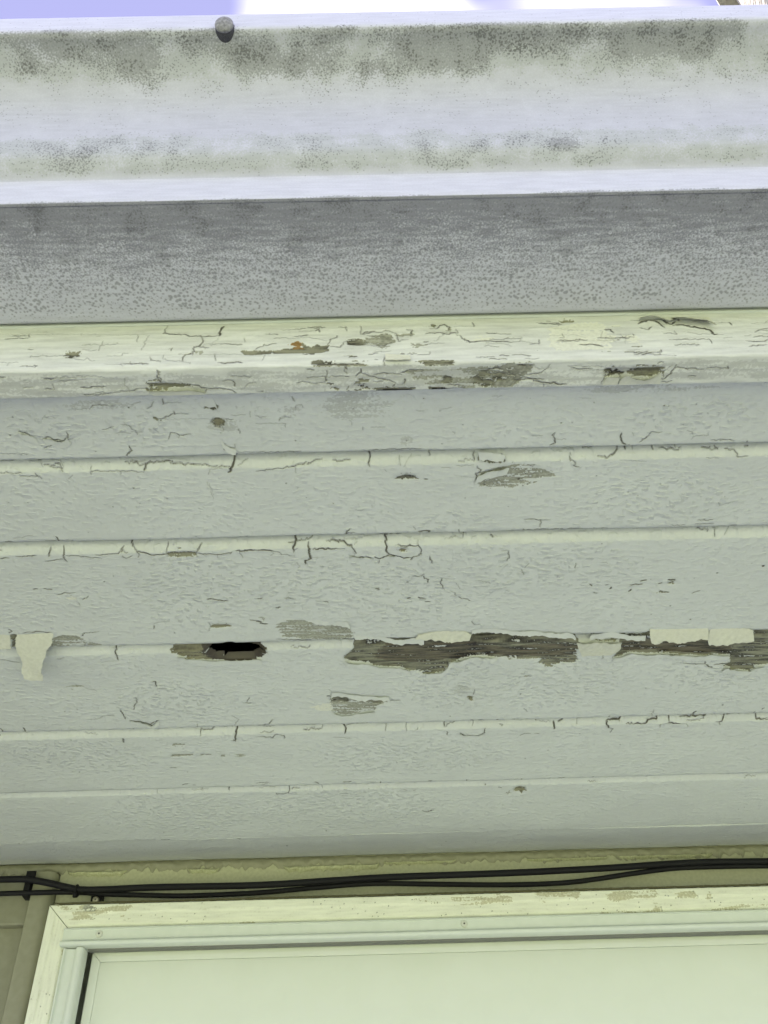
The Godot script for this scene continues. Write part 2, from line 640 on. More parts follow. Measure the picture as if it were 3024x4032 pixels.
func build_wall():
	var t := thing("house_wall", "olive green siding wall behind black cables and around the door", "wall")
	var wood: Material = M.siding_olive
	# backing wall left of the door, right of it and the strip over it
	var g := geo()
	box(g, Vector3(-5, 0, -0.15), Vector3(DOOR_L - 0.006, 2.52, -0.012))
	put(g, "wall_panel", wood, t)
	g = geo()
	box(g, Vector3(DOOR_R + 0.006, 0, -0.15), Vector3(5, 2.52, -0.012))
	put(g, "wall_panel", wood, t)
	g = geo()
	box(g, Vector3(DOOR_L - 0.0055, HEAD_TOP + 0.001, -0.15), Vector3(DOOR_R + 0.0055, 2.52, 0.0))
	put(g, "wall_panel", M.strip_olive, t, "flat olive strip of wall between soffit and door head")
	# lapped siding: each plank leans out at its bottom edge
	for side in 2:
		var x0 := -5.0 if side == 0 else DOOR_R + 0.03
		var x1 := DOOR_L - 0.0285 if side == 0 else 5.0
		var y := 2.3460
		var top := 2.452
		while y > 0.1:
			g = geo()
			var p := PackedVector2Array([Vector2(-0.012, top), Vector2(-0.012, y), Vector2(0.0035, y), Vector2(0.0048, y + 0.0015), Vector2(0.0042, y + 0.006), Vector2(-0.006, top)])
			prism(g, p, Vector3.ZERO, Vector3(0, 0, 1), Vector3(0, 1, 0), Vector3(1, 0, 0), x0, x1)
			put(g, "siding_plank", wood, t)
			top = y
			y -= 0.104
	# gables and back wall close the roof space
	for side in 2:
		g = geo()
		var end := PackedVector2Array([Vector2(-0.16, 0), Vector2(-9.30, 0), Vector2(-9.30, 2.52), Vector2(-4.36, 4.44), Vector2(0.60, 2.56), Vector2(0.60, 2.43), Vector2(-0.16, 2.43)])
		prism(g, end, Vector3(-5.15 if side == 0 else 5.05, 0, 0), Vector3(0, 0, 1), Vector3(0, 1, 0), Vector3(1, 0, 0), 0.0, 0.1)
		put(g, "wall_panel", wood, t)
	g = geo()
	box(g, Vector3(-5.04, 0, -9.3), Vector3(5.04, 2.50, -9.2))
	put(g, "wall_panel", wood, t)
	# upright channel beside the door surround, rounded towards it
	for side in 2:
		g = geo()
		var x0 := -0.3600 if side == 0 else DOOR_R + 0.0283
		var d := 1.0 if side == 0 else -1.0
		var p := PackedVector2Array()
		p.append(Vector2(0, -0.011)); p.append(Vector2(0, 0.0105)); p.append(Vector2(0.0008, 0.0120)); p.append(Vector2(0.012, 0.0124))
		for k in 7:
			var a := PI * 0.5 * k / 6.0
			p.append(Vector2(0.0135 + 0.0085 * sin(a), 0.0035 + 0.0088 * cos(a)))
		p.append(Vector2(0.022, -0.011))
		prism(g, p, Vector3(x0, 0, 0), Vector3(d, 0, 0), Vector3(0, 0, 1), Vector3(0, 1, 0), 0.05, 2.396)
		put(g, "corner_trim", wood, t)

func build_roof():
	var t := thing("roof", "dark shingle roof rising behind the white gutter", "roof")
	var g := geo()
	var slope := Vector3(0, sin(0.36), -cos(0.36))
	var up := Vector3(0, cos(0.36), sin(0.36))
	var p := PackedVector2Array([Vector2(0, 0), Vector2(5.4, 0), Vector2(5.4, 0.04), Vector2(0, 0.04)])
	prism(g, p, Vector3(0, 2.562, 0.690), slope, up, Vector3(1, 0, 0), -5.3, 5.3)
	put(g, "roof_slope", M.roof_shingle, t)
	g = geo()
	var far := Vector3(0, 2.562, 0.690) + slope * 5.4
	prism(g, p, far, Vector3(0, -sin(0.36), -cos(0.36)), Vector3(0, cos(0.36), -sin(0.36)), Vector3(1, 0, 0), -5.3, 5.3)
	put(g, "roof_slope", M.roof_shingle, t)
	# chimney whose foot stands in the slope
	var c := thing("chimney", "rough grey chimney stack showing above the gutter lip", "chimney")
	g = geo()
	lathe(g, PackedVector2Array([Vector2(0.35, 0), Vector2(0.35, 4.2)]), Vector3(2.055, 2.70, -0.45), Vector3.UP, 28)
	put(g, "stack", M.chimney_render, c)
	g = geo()
	lathe(g, PackedVector2Array([Vector2(0.30, 0), Vector2(0.42, 0), Vector2(0.42, 0.1), Vector2(0.02, 0.12)]), Vector3(2.055, 6.90, -0.45), Vector3.UP, 28)
	put(g, "cap", M.chimney_render, c)

# ---------------------------------------------------------------- soffit
const GROOVES := [0.5938, 0.5206, 0.4055, 0.2856, 0.1803]
const BEVEL := 0.0060

func soffit_px(x: float, s: float) -> Vector2:
	return Vector2((x * 0.001 + HALF) / PX, (S_TOP - s * 0.001) / PX)

func columns() -> PackedFloat32Array:
	var xs := PackedFloat32Array()
	var x := -0.95
	while x < 0.951:
		xs.append(x)
		x += 0.0022 if absf(x + 0.001) < 0.45 else 0.0125
	return xs

func build_soffit():
	var t := thing("soffit", "soffit of grooved boards with cracked and peeling pale grey paint", "soffit")
	var cracks := SOFFIT_CRACKS.duplicate()
	for e in GROOVES:
		# joints have opened here and there
		cracks += hairlines(26, e * 1000.0 - 11.0, e * 1000.0 + 1.0)
	var made := old_paint(S_ROWS, [{"peels": SOFFIT_PEELS, "cracks": cracks, "to_px": soffit_px}], SOFFIT_RIDGES, SOFFIT_AREAS,
		{"paint": Vector3(0.625, 0.655, 0.635), "bump": 2.9, "rough": 0.50, "stain": Vector3(0.16, 0.155, 0.10), "stain_amount": 0.10, "streak": 0.2, "crack_width": 1.1})
	var m := paint_material("soffit_paint", made, 0.42)
	var hole: PackedByteArray = soften(made.hole, TW, S_ROWS, 2)
	var peel: PackedByteArray = soften(made.peel, TW, S_ROWS, 4)
	var kinds: PackedByteArray = made.kinds
	var wave := FastNoiseLite.new()
	wave.seed = 4
	wave.frequency = 9.0
	wave.fractal_octaves = 3
	var xs := columns()
	var nu := xs.size()
	var edges := [0.6470]
	for e in GROOVES:
		edges.append(e - BEVEL)
	edges.append(0.0719)
	edges.append(0.0045)
	var labels := ["narrow board tucked behind the fascia", "", "", "board with bare wood and a rotted hole along its edge", "", "", "smooth darker board against the wall"]
	var drop := [0.0, 0.0003, -0.0004, 0.0002, -0.0003, 0.0003, 0.0]
	var boards := []
	for b in 7:
		var hi: float = edges[b]
		var lo: float = edges[b + 1]
		# cross-section: (z, height above the soffit plane)
		var sec := []
		var outer := b > 0 and b < 6
		var inner := b < 5
		if outer:
			sec += [Vector2(hi - 0.0003, 0.012), Vector2(hi - 0.0003, BEVEL), Vector2(hi - 0.0003 - BEVEL * 0.5, BEVEL * 0.46), Vector2(hi - BEVEL * 0.92, 0.0003), Vector2(hi - BEVEL * 1.15, 0.00003)]
		elif b == 6:
			sec += [Vector2(hi - 0.0002, 0.012), Vector2(hi - 0.0002, 0.0006), Vector2(hi - 0.0012, 0.0004)]
		else:
			sec += [Vector2(hi, 0.012), Vector2(hi, 0.0)]
		var a: float = sec[-1].x - 0.002
		var z_end := lo + BEVEL * 1.2 if inner else lo + 0.0012
		while a > z_end:
			sec.append(Vector2(a, 0.0006 + (hi - a) * 0.10 if b == 6 else 0.0))
			a -= 0.002
		if inner:
			sec += [Vector2(lo + BEVEL * 1.0, 0.0001), Vector2(lo + BEVEL * 0.5, BEVEL * 0.5), Vector2(lo + 0.0003, BEVEL), Vector2(lo + 0.0003, 0.012)]
		elif b == 5:
			sec += [Vector2(lo + 0.0008, 0.0), Vector2(lo + 0.0002, 0.0006), Vector2(lo + 0.0002, 0.012)]
		else:
			sec += [Vector2(lo, 0.0006 + (hi - lo) * 0.10), Vector2(lo, 0.02)]
		var P := PackedVector3Array()
		var T := PackedVector2Array()
		var open := PackedByteArray()
		var nv := sec.size()
		for s in sec:
			var py := clampi(int((S_TOP - s.x) / PX), 0, S_ROWS - 1)
			for x in xs:
				var y: float = SOFFIT_Y + s.y
				var gone := 0
				if s.y < 0.0115 or b == 6:
					y += drop[b] + wave.get_noise_2d(x * 0.55, s.x * 1.6 + b * 3.0) * 0.0009
				if absf(x) < HALF - 0.002 and s.y < 0.0125:
					var k := py * TW + int((x + HALF) / PX)
					var hv := hole[k]
					var kd := kinds[k]
					if hv > 40:
						y += 0.004 * smoothstep(110.0, 250.0, float(hv))
						gone = int(hv > 128)
					if peel[k] > 30 and kd != 5 and kd != 8 and kd != 4:
						y += 0.0018 * peel[k] / 255.0 * (0.35 if kd == 3 else 1.0)
				open.append(gone)
				P.append(Vector3(x, y, s.x))
				T.append(Vector2((x + HALF) / (2.0 * HALF), (S_TOP - s.x) / (S_ROWS * PX)))
		var g := geo()
		grid(g, P, T, nu, nv, Vector3.DOWN, open)
		var yt := SOFFIT_Y + 0.021
		var y0 := SOFFIT_Y + 0.012
		# upper side and edges; where the wood has rotted through, the roof space shows
		for span in ([Vector2(-0.95, -0.150), Vector2(-0.060, 0.95)] if b == 2 or b == 3 else [Vector2(-0.95, 0.95)]):
			quad(g, Vector3(span.x, yt, hi), Vector3(span.y, yt, hi), Vector3(span.y, yt, lo), Vector3(span.x, yt, lo), Vector3.UP)
			quad(g, Vector3(span.x, y0, hi), Vector3(span.y, y0, hi), Vector3(span.y, yt, hi), Vector3(span.x, yt, hi), Vector3(0, 0, 1))
			quad(g, Vector3(span.x, y0, lo), Vector3(span.y, y0, lo), Vector3(span.y, yt, lo), Vector3(span.x, yt, lo), Vector3(0, 0, -1))
		boards.append(put(g, "soffit_board", m, t, labels[b]))
	# soffit beyond the near stretch, to both ends of the house
	for side in 2:
		var g := geo()
		box(g, Vector3(-5.2 if side == 0 else 0.952, SOFFIT_Y, 0.0045), Vector3(-0.952 if side == 0 else 5.2, SOFFIT_Y + 0.02, 0.647))
		put(g, "soffit_board", M.flake_white, t)
	# loose paint standing off the boards
	var tongue := [[-259.6, 421.6], [-233.0, 422.4], [-235.5, 414.0], [-237.1, 411.1], [-241.4, 405.4], [-246.8, 393.8], [-250.1, 385.8], [-249.5, 379.7], [-251.5, 374.6], [-257.5, 375.9], [-263.8, 378.2], [-263.7, 386.4], [-261.4, 400.4], [-263.0, 408.3]]
	flake(boards[2], tongue, 422.0, 374.0, 0.010, 0.8, "long tongue of paint peeling down off the joint")
	flake(boards[2], [[-275.0, 421.8], [-264.0, 421.8], [-267.0, 407.0], [-276.0, 408.0]], 421.8, 406.0, 0.003, 1.2)
	flake(boards[2], [[197.8, 410.1], [240.7, 410.0], [242.8, 398.5], [235.0, 399.8], [229.7, 398.1], [222.3, 395.5], [213.8, 397.8], [210.5, 399.9], [205.1, 395.2], [200.9, 396.4]], 410.0, 394.0, 0.005, 0.8, "curled white strip of paint over bare wood")
	flake(boards[2], [[242.3, 409.6], [274.5, 407.0], [277.2, 396.1], [270.8, 394.4], [256.2, 393.1], [245.1, 391.6], [243.0, 395.6]], 409.0, 392.0, 0.0045, 0.8, "curled white strip of paint over bare wood")
	for row in SOFFIT_LIPS:
		var out := []
		var back := []
		var lo := 1e9
		var hi := -1e9
		for k in range(2, row.size(), 2):
			out.append([row[k], row[k + 1]])
			back.push_front([row[k] + rng.randf_range(-1, 1), row[k + 1] + row[0] * rng.randf_range(4.0, 7.0)])
			lo = minf(lo, row[k + 1])
			hi = maxf(hi, row[k + 1])
		var b := 0
		for e in GROOVES:
			if (lo + hi) * 0.5 < e - BEVEL:
				b += 1
		# paint round bare patches lifts along its torn edge
		flake(boards[b], out + back, (hi + 5.0) if row[0] > 0 else (lo - 5.0), lo if row[0] > 0 else hi, row[1] * 0.001, 1.4, "", M.loose_paint)
	flake(boards[2], [[26.5, 405.5], [29.8, 409.9], [43.2, 413.0], [61.2, 412.4], [67.6, 409.0], [66.8, 403.5], [57.3, 401.0], [43.5, 403.3]], 413.0, 401.0, 0.0022, 1.0)
	flake(boards[3], [[145.7, 398.0], [178.7, 396.6], [180.3, 387.4], [178.0, 381.0], [175.5, 376.5], [153.0, 376.0], [148.9, 387.7]], 376.5, 398.0, 0.0034, 1.1, "bridge of paint left across the bare wood")

# a sheet of paint with the given outline (mm on the soffit); it is held at the line s = hinge and stands off up to lift at s = free
func flake(parent: Node3D, outline: Array, hinge: float, free: float, lift: float, curve: float, label := "", m: Material = null):
	var pts := PackedVector2Array()
	for k in outline.size():
		var p := Vector2(outline[k][0], outline[k][1])
		var q := Vector2(outline[(k + 1) % outline.size()][0], outline[(k + 1) % outline.size()][1])
		var cuts := maxi(1, int(p.distance_to(q) / 2.0))
		for j in cuts:
			pts.append(p.lerp(q, float(j) / cuts) + (Vector2(rng.randf_range(-0.35, 0.35), rng.randf_range(-0.35, 0.35)) if j > 0 else Vector2.ZERO))
	# slice the outline across its longer side so that it bends smoothly and keeps its torn edges
	var lo := Vector2(1e9, 1e9)
	var hi := Vector2(-1e9, -1e9)
	for p in pts:
		lo = lo.min(p)
		hi = hi.max(p)
	var wide := hi.x - lo.x > hi.y - lo.y
	var from := lo.x if wide else hi.y
	var to := hi.x if wide else lo.y
	var rows := maxi(6, int(absf(to - from) / 1.1))
	var nu := 9
	var P := PackedVector3Array()
	var T := PackedVector2Array()
	var last := Vector2.ZERO
	var j0 := 0.0
	var j1 := 0.0
	for r in rows + 1:
		var c := lerpf(from, to, clampf(float(r) / rows, 0.004, 0.996))
		var e0 := 1e9
		var e1 := -1e9
		for k in pts.size():
			var p := pts[k]
			var q := pts[(k + 1) % pts.size()]
			var pc := p.x if wide else p.y
			var qc := q.x if wide else q.y
			if (pc <= c) != (qc <= c):
				var v := p.lerp(q, (c - pc) / (qc - pc))
				e0 = minf(e0, v.y if wide else v.x)
				e1 = maxf(e1, v.y if wide else v.x)
		if e0 > e1:
			e0 = last.x
			e1 = last.y
		j0 = lerpf(j0, rng.randf_range(-1.0, 1.0), 0.55)
		j1 = lerpf(j1, rng.randf_range(-0.8, 0.8), 0.55)
		e0 += j0
		e1 += j1
		last = Vector2(e0, e1)
		for u in nu:
			var e := lerpf(e0, e1, u / (nu - 1.0))
			var x := c if wide else e
			var s := e if wide else c
			var t := clampf((hinge - s) / (hinge - free), 0.0, 1.0)
			var wob := (sin(x * 0.31 + s * 0.13) * 0.0006 + sin(x * 0.9 - s * 0.5) * 0.0003) * t
			P.append(Vector3(x * 0.001, SOFFIT_Y - 0.0004 - lift * pow(t, curve) + wob, s * 0.001))
			T.append(Vector2(u, r))
	var g := geo()
	grid(g, P, T, nu, rows + 1, Vector3.DOWN)
	var Q := PackedVector3Array()
	for p in P:
		Q.append(p + Vector3(0, 0.00035, 0.0001))
	grid(g, Q, T, nu, rows + 1, Vector3.UP)
	put(g, "paint_flake", m if m else M.flake_white, parent, label)

# ---------------------------------------------------------------- fascia
const F_TOP := 42.0   # millimetres of front face above the bottom edge in the texture
const F_ROWS := 148

func front_px(x: float, y: float) -> Vector2:
	return Vector2((x * 0.001 + HALF) / PX, (F_TOP - y) * 0.001 / PX)

func under_px(x: float, z: float) -> Vector2:
	return Vector2((x * 0.001 + HALF) / PX, (F_TOP + FASCIA_FRONT * 1000.0 - z) * 0.001 / PX)

# short cracks along the grain with a tick across it here and there
func hairlines(count: int, lo: float, hi: float) -> Array:
	var out := []
	for k in count:
		var x := rng.randf_range(-430, 430)
		var y := rng.randf_range(lo, hi)
		var row := [rng.randf_range(0.12, 0.42), x, y]
		for s in rng.randi_range(1, 4):
			x += rng.randf_range(1.5, 6.0)
			y = clampf(y + rng.randf_range(-0.6, 0.6), lo, hi)
			row.append_array([x, y])
		out.append(row)
		if rng.randf() < 0.4:
			out.append([rng.randf_range(0.15, 0.5), x, y, x + rng.randf_range(-1.0, 1.0), clampf(y + rng.randf_range(-4.0, 4.0), lo, hi)])
	return out

func small_chips(count: int, lo: float, hi: float) -> Array:
	var out := []
	for k in count:
		var x := rng.randf_range(-420, 420)
		var y := rng.randf_range(lo, hi)
		var w := rng.randf_range(1.5, 8.0)
		var h := rng.randf_range(0.6, 2.2)
		var row := [[1, 3, 5, 5, 3][rng.randi_range(0, 4)]]
		for a in 8:
			var t := TAU * a / 8.0
			var r := rng.randf_range(0.55, 1.15)
			row.append_array([x + cos(t) * w * r, y + sin(t) * h * r])
		out.append(row)
	return out

func build_fascia():
	var t := thing("fascia_board", "weathered cream fascia board with flaking paint under the gutter", "fascia")
	var grey := []
	for k in 15:
		grey.append([1, -420 + k * 60 + rng.randf_range(-12, 12), -10 + rng.randf_range(-3, 2), rng.randf_range(38, 60), rng.randf_range(7, 11)])
	var front := FRONT_CRACKS + hairlines(105, 1.0, 35.0)
	var chips := FRONT_PEELS + small_chips(26, 2.0, 33.0)
	var made := old_paint(F_ROWS, [{"peels": chips, "cracks": front, "to_px": front_px}, {"peels": UNDER_PEELS, "cracks": UNDER_CRACKS + hairlines(60, 648.5, 663.5), "to_px": under_px}], [], grey,
		{"paint": Vector3(0.65, 0.67, 0.63), "bump": 1.4, "rough": 0.35, "stain": Vector3(0.27, 0.275, 0.25), "stain_amount": 0.34, "streak": 0.9, "crack_width": 1.15})
	var m := paint_material("fascia_paint", made, 0.6)
	var peel: PackedByteArray = made.peel
	var kinds: PackedByteArray = made.kinds
	var R := 0.0022
	var sec := []   # (z, y, texture row in mm)
	var y := FASCIA_Y + F_TOP * 0.001 - 0.0005
	while y > FASCIA_Y + R:
		sec.append(Vector3(FASCIA_FRONT, y, F_TOP - (y - FASCIA_Y) * 1000.0))
		y -= 0.002
	for k in 6:
		var a := PI * 0.5 * k / 5.0
		sec.append(Vector3(FASCIA_FRONT - R + R * cos(a), FASCIA_Y + R - R * sin(a), F_TOP - 2.2 + 4.4 * k / 5.0))
	var z := FASCIA_FRONT - R - 0.0018
	while z > FASCIA_BACK + 0.001:
		sec.append(Vector3(z, FASCIA_Y, F_TOP + (FASCIA_FRONT - z) * 1000.0))
		z -= 0.0018
	sec.append(Vector3(FASCIA_BACK + 0.0006, FASCIA_Y, F_TOP + (FASCIA_FRONT - FASCIA_BACK) * 1000.0 - 0.6))
	sec.append(Vector3(FASCIA_BACK, FASCIA_Y + 0.0006, F_TOP + (FASCIA_FRONT - FASCIA_BACK) * 1000.0 + 0.2))
	sec.append(Vector3(FASCIA_BACK, FASCIA_Y + 0.03, F_TOP + (FASCIA_FRONT - FASCIA_BACK) * 1000.0 + 1.0))
	var wave := FastNoiseLite.new()
	wave.seed = 14
	wave.frequency = 14.0
	wave.fractal_octaves = 3
	var xs := columns()
	var P := PackedVector3Array()
	var T := PackedVector2Array()
	for s in sec:
		var row := clampi(int(s.z * 0.001 / PX), 0, F_ROWS - 1)
		for x in xs:
			var d := wave.get_noise_2d(x * 0.5, s.z * 0.02) * 0.0006
			if absf(x) < HALF - 0.002:
				var k := row * TW + int((x + HALF) / PX)
				if peel[k] > 60 and (kinds[k] == 1 or kinds[k] == 3):
					d -= 0.0011 * peel[k] / 255.0 * (0.5 if kinds[k] == 3 else 1.0)
			var under := clampf((s.z - (F_TOP - 2.2)) / 4.4, 0, 1)
			P.append(Vector3(x, s.y - d * under, s.x + d * (1.0 - under)))
			T.append(Vector2((x + HALF) / (2.0 * HALF), s.z * 0.001 / (F_ROWS * PX)))
	var g := geo()
	grid(g, P, T, xs.size(), sec.size(), Vector3(0, -0.7, 0.7))
	put(g, "board_face", m, t)
	g = geo()
	box(g, Vector3(-0.95, FASCIA_Y + 0.0425, FASCIA_BACK + 0.0005), Vector3(0.95, 2.568, FASCIA_FRONT - 0.001))
	put(g, "board_core", M.flake_white, t)
	for side in 2:
		g = geo()
		box(g, Vector3(-5.25 if side == 0 else 0.9505, FASCIA_Y, FASCIA_BACK), Vector3(-0.9505 if side == 0 else 5.25, 2.568, FASCIA_FRONT), 0.002)
		put(g, "board_core", M.flake_white, t)
	# paint curling off the front just under the gutter, and lips of paint along the bottom
	front_flake(t, [[163.6, 33.9], [184.5, 33.2]], [[163.6, 27.6], [169.2, 27.4], [174.5, 25.3], [180.1, 24.4], [184.7, 19.8]], 0.0045, "curl of paint lifting under the gutter")
	front_flake(t, [[146.2, 34.1], [168.1, 33.5]], [[145.5, 30.0], [149.1, 31.2], [152.6, 31.6], [156.4, 30.0], [160.7, 26.4], [166.5, 29.5]], 0.003)
	front_flake(t, [[6.9, 7.2], [20.0, 5.2]], [[6.9, 0.6], [12.0, 0.2], [20.2, 0.5]], 0.0012)
	under_flake(t, [[-117.2, 648.0], [-89.6, 647.9]], [[-119.1, 652.6], [-107.7, 652.5], [-96.3, 652.6], [-88.8, 651.0]], 0.0022)
	under_flake(t, [[131.8, 648.4], [154.0, 648.4]], [[131.6, 654.4], [134.6, 656.6], [138.5, 653.8], [144.0, 652.8], [148.5, 654.2], [152.4, 657.9]], 0.0024, "scalloped lip of paint over a bare slot")
	under_flake(t, [[122.9, 648.4], [130.8, 648.4]], [[124.3, 655.0], [127.5, 654.6], [131.0, 654.4]], 0.0016)

func along(line: Array, t: float) -> Vector2:
	var total := 0.0
	for k in line.size() - 1:
		total += Vector2(line[k][0], line[k][1]).distance_to(Vector2(line[k + 1][0], line[k + 1][1]))
	var left := t * total
	for k in line.size() - 1:
		var p := Vector2(line[k][0], line[k][1])
		var q := Vector2(line[k + 1][0], line[k + 1][1])
		var d := p.distance_to(q)
		if left <= d or k == line.size() - 2:
			return p.lerp(q, clampf(left / maxf(d, 1e-6), 0, 1))
		left -= d
	return Vector2.ZERO

func sheet(parent: Node3D, held: Array, free: Array, place: Callable, want: Vector3, label: String):
	var nu := 28
	var nv := 7
	var P := PackedVector3Array()
	var Q := PackedVector3Array()
	var T := PackedVector2Array()
	for v in nv:
		var t := v / (nv - 1.0)
		for u in nu:
			var a := along(held, u / (nu - 1.0))
			var b := along(free, u / (nu - 1.0))
			var p := a.lerp(b, t) + Vector2(0, rng.randf_range(-0.25, 0.25) if v == nv - 1 else 0.0)
			P.append(place.call(p, t, 0.0))
			Q.append(place.call(p, t, 0.00035))
			T.append(Vector2(u, v))
	var g := geo()
	grid(g, P, T, nu, nv, want)
	grid(g, Q, T, nu, nv, -want)
	put(g, "paint_flake", M.flake_white, parent, label)

func front_flake(parent: Node3D, held: Array, free: Array, lift: float, label := ""):
	sheet(parent, held, free, func(p, t, back): return Vector3(p.x * 0.001, FASCIA_Y + p.y * 0.001, FASCIA_FRONT + 0.0006 + lift * pow(t, 1.3) - back), Vector3(0, 0, 1), label)

func under_flake(parent: Node3D, held: Array, free: Array, lift: float, label := ""):
	sheet(parent, held, free, func(p, t, back): return Vector3(p.x * 0.001, FASCIA_Y - 0.0006 - lift * pow(t, 1.3) + back, p.y * 0.001), Vector3.DOWN, label)

# ---------------------------------------------------------------- gutter
func build_gutter():
	var t := thing("gutter", "white moulded rain gutter speckled with grey mildew", "gutter")
	# outer profile from the back bottom edge round the front to the lip: (z, y)
	var raw := [Vector2(0.6708, 2.4275), Vector2(0.6722, 2.4256), Vector2(0.700, 2.4252), Vector2(0.7375, 2.4253), Vector2(0.7398, 2.4262), Vector2(0.7406, 2.4285), Vector2(0.7408, 2.4350), Vector2(0.7410, 2.4435), Vector2(0.7414, 2.4462), Vector2(0.7430, 2.4478),
		Vector2(0.7462, 2.4500), Vector2(0.7502, 2.4545), Vector2(0.7525, 2.4620), Vector2(0.7538, 2.4720), Vector2(0.7550, 2.4830), Vector2(0.7575, 2.4925), Vector2(0.7630, 2.5010), Vector2(0.7705, 2.5075), Vector2(0.7790, 2.5120), Vector2(0.7846, 2.5138), Vector2(0.7862, 2.5148),
		Vector2(0.7872, 2.5170), Vector2(0.7874, 2.5260), Vector2(0.7872, 2.5335), Vector2(0.7860, 2.5360), Vector2(0.7835, 2.5366), Vector2(0.7795, 2.5362), Vector2(0.7778, 2.5345)]
	var curve := Curve2D.new()
	for k in raw.size():
		var a: Vector2 = raw[maxi(k - 1, 0)]
		var b: Vector2 = raw[mini(k + 1, raw.size() - 1)]
		var h: Vector2 = (b - a) / 6.0
		curve.add_point(raw[k], -h, h)
	curve.bake_interval = 0.0006
	var total := curve.get_baked_length()
	var rows := int(total / PX)
	var steps := int(total / 0.0016)
	var sag := FastNoiseLite.new()
	sag.seed = 9
	sag.frequency = 1.6
	var m := gutter_paint(rows, curve, total)
	var xs := PackedFloat32Array()
	var x := -0.95
	while x < 0.951:
		xs.append(x)
		x += 0.01
	var P := PackedVector3Array()
	var T := PackedVector2Array()
	var Q := PackedVector3Array()
	for s in steps + 1:
		var d := total * s / steps
		var p := curve.sample_baked(d)
		var e := (curve.sample_baked(minf(d + 0.0008, total)) - curve.sample_baked(maxf(d - 0.0008, 0))).normalized()
		var inn := Vector2(-e.y, e.x) * 0.0016
		for xx in xs:
			var w := sag.get_noise_2d(xx * 0.9, d * 3.0) * 0.0006
			P.append(Vector3(xx, p.y + w, p.x))
			Q.append(Vector3(xx, p.y + w + inn.y, p.x + inn.x))
			T.append(Vector2((xx + HALF) / (2.0 * HALF), d / total))
	var g := geo()
	grid(g, P, T, xs.size(), steps + 1, Vector3(0, -0.4, 0.9))
	grid(g, Q, T, xs.size(), steps + 1, Vector3(0, 0.4, -0.9))
	# back leg against the fascia
	var core := geo()
	box(core, Vector3(-0.95, 2.4270, FASCIA_FRONT + 0.0002), Vector3(0.95, 2.545, FASCIA_FRONT + 0.0017))
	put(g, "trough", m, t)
	box(core, Vector3(-0.95, 2.4400, FASCIA_FRONT + 0.0018), Vector3(0.95, 2.4412, 0.6760))
	box(core, Vector3(-0.95, 2.4270, 0.6748), Vector3(0.95, 2.4399, 0.6760))
	put(core, "back_leg", M.trim_white, t)
	for side in 2:
		var x0 := -5.3 if side == 0 else 0.9505
		var x1 := -0.9505 if side == 0 else 5.3
		var far := geo()
		var poly := PackedVector2Array()
		for k in raw.size():
			poly.append(raw[k])
		for k in range(raw.size() - 1, -1, -1):
			var pp: Vector2 = raw[k]
			poly.append(Vector2(pp.x - 0.0018 if k > 4 else pp.x, pp.y + (0.0018 if k <= 4 else 0.0009)))
		prism(far, poly, Vector3.ZERO, Vector3(0, 0, 1), Vector3(0, 1, 0), Vector3(1, 0, 0), x0, x1, Vector2.ZERO, Vector2.ZERO, false)
		box(far, Vector3(x0, 2.4270, FASCIA_FRONT + 0.0002), Vector3(x1, 2.545, FASCIA_FRONT + 0.0017))
		put(far, "trough", M.trim_white, t)
	# spike head standing off the front under the lip
	var axis := Vector3(0, -0.42, 0.90).normalized()
	var foot := Vector3(-0.0722, 2.5165, 0.7860)
	var sp := Node3D.new()
	sp.name = "gutter_spike"
	t.add_child(sp, true)
	sp.set_meta("label", "domed spike head with a dirty shank under the lip")
	g = geo()
	lathe(g, PackedVector2Array([Vector2(0.0058, -0.004), Vector2(0.0053, 0.0005), Vector2(0.0044, 0.0020)]), foot, axis)
	put(g, "shank", M.gutter_dirt, sp)
	g = geo()
	var prof := PackedVector2Array([Vector2(0.0001, 0.0019), Vector2(0.0043, 0.0019), Vector2(0.0048, 0.0025), Vector2(0.0048, 0.0036)])
	for k in 7:
		var a := PI * 0.5 * k / 6.0
		prof.append(Vector2(maxf(0.0048 * cos(a), 0.0001), 0.0036 + 0.0014 * sin(a)))
	lathe(g, prof, foot, axis)
	put(g, "head", M.spike_paint, sp)

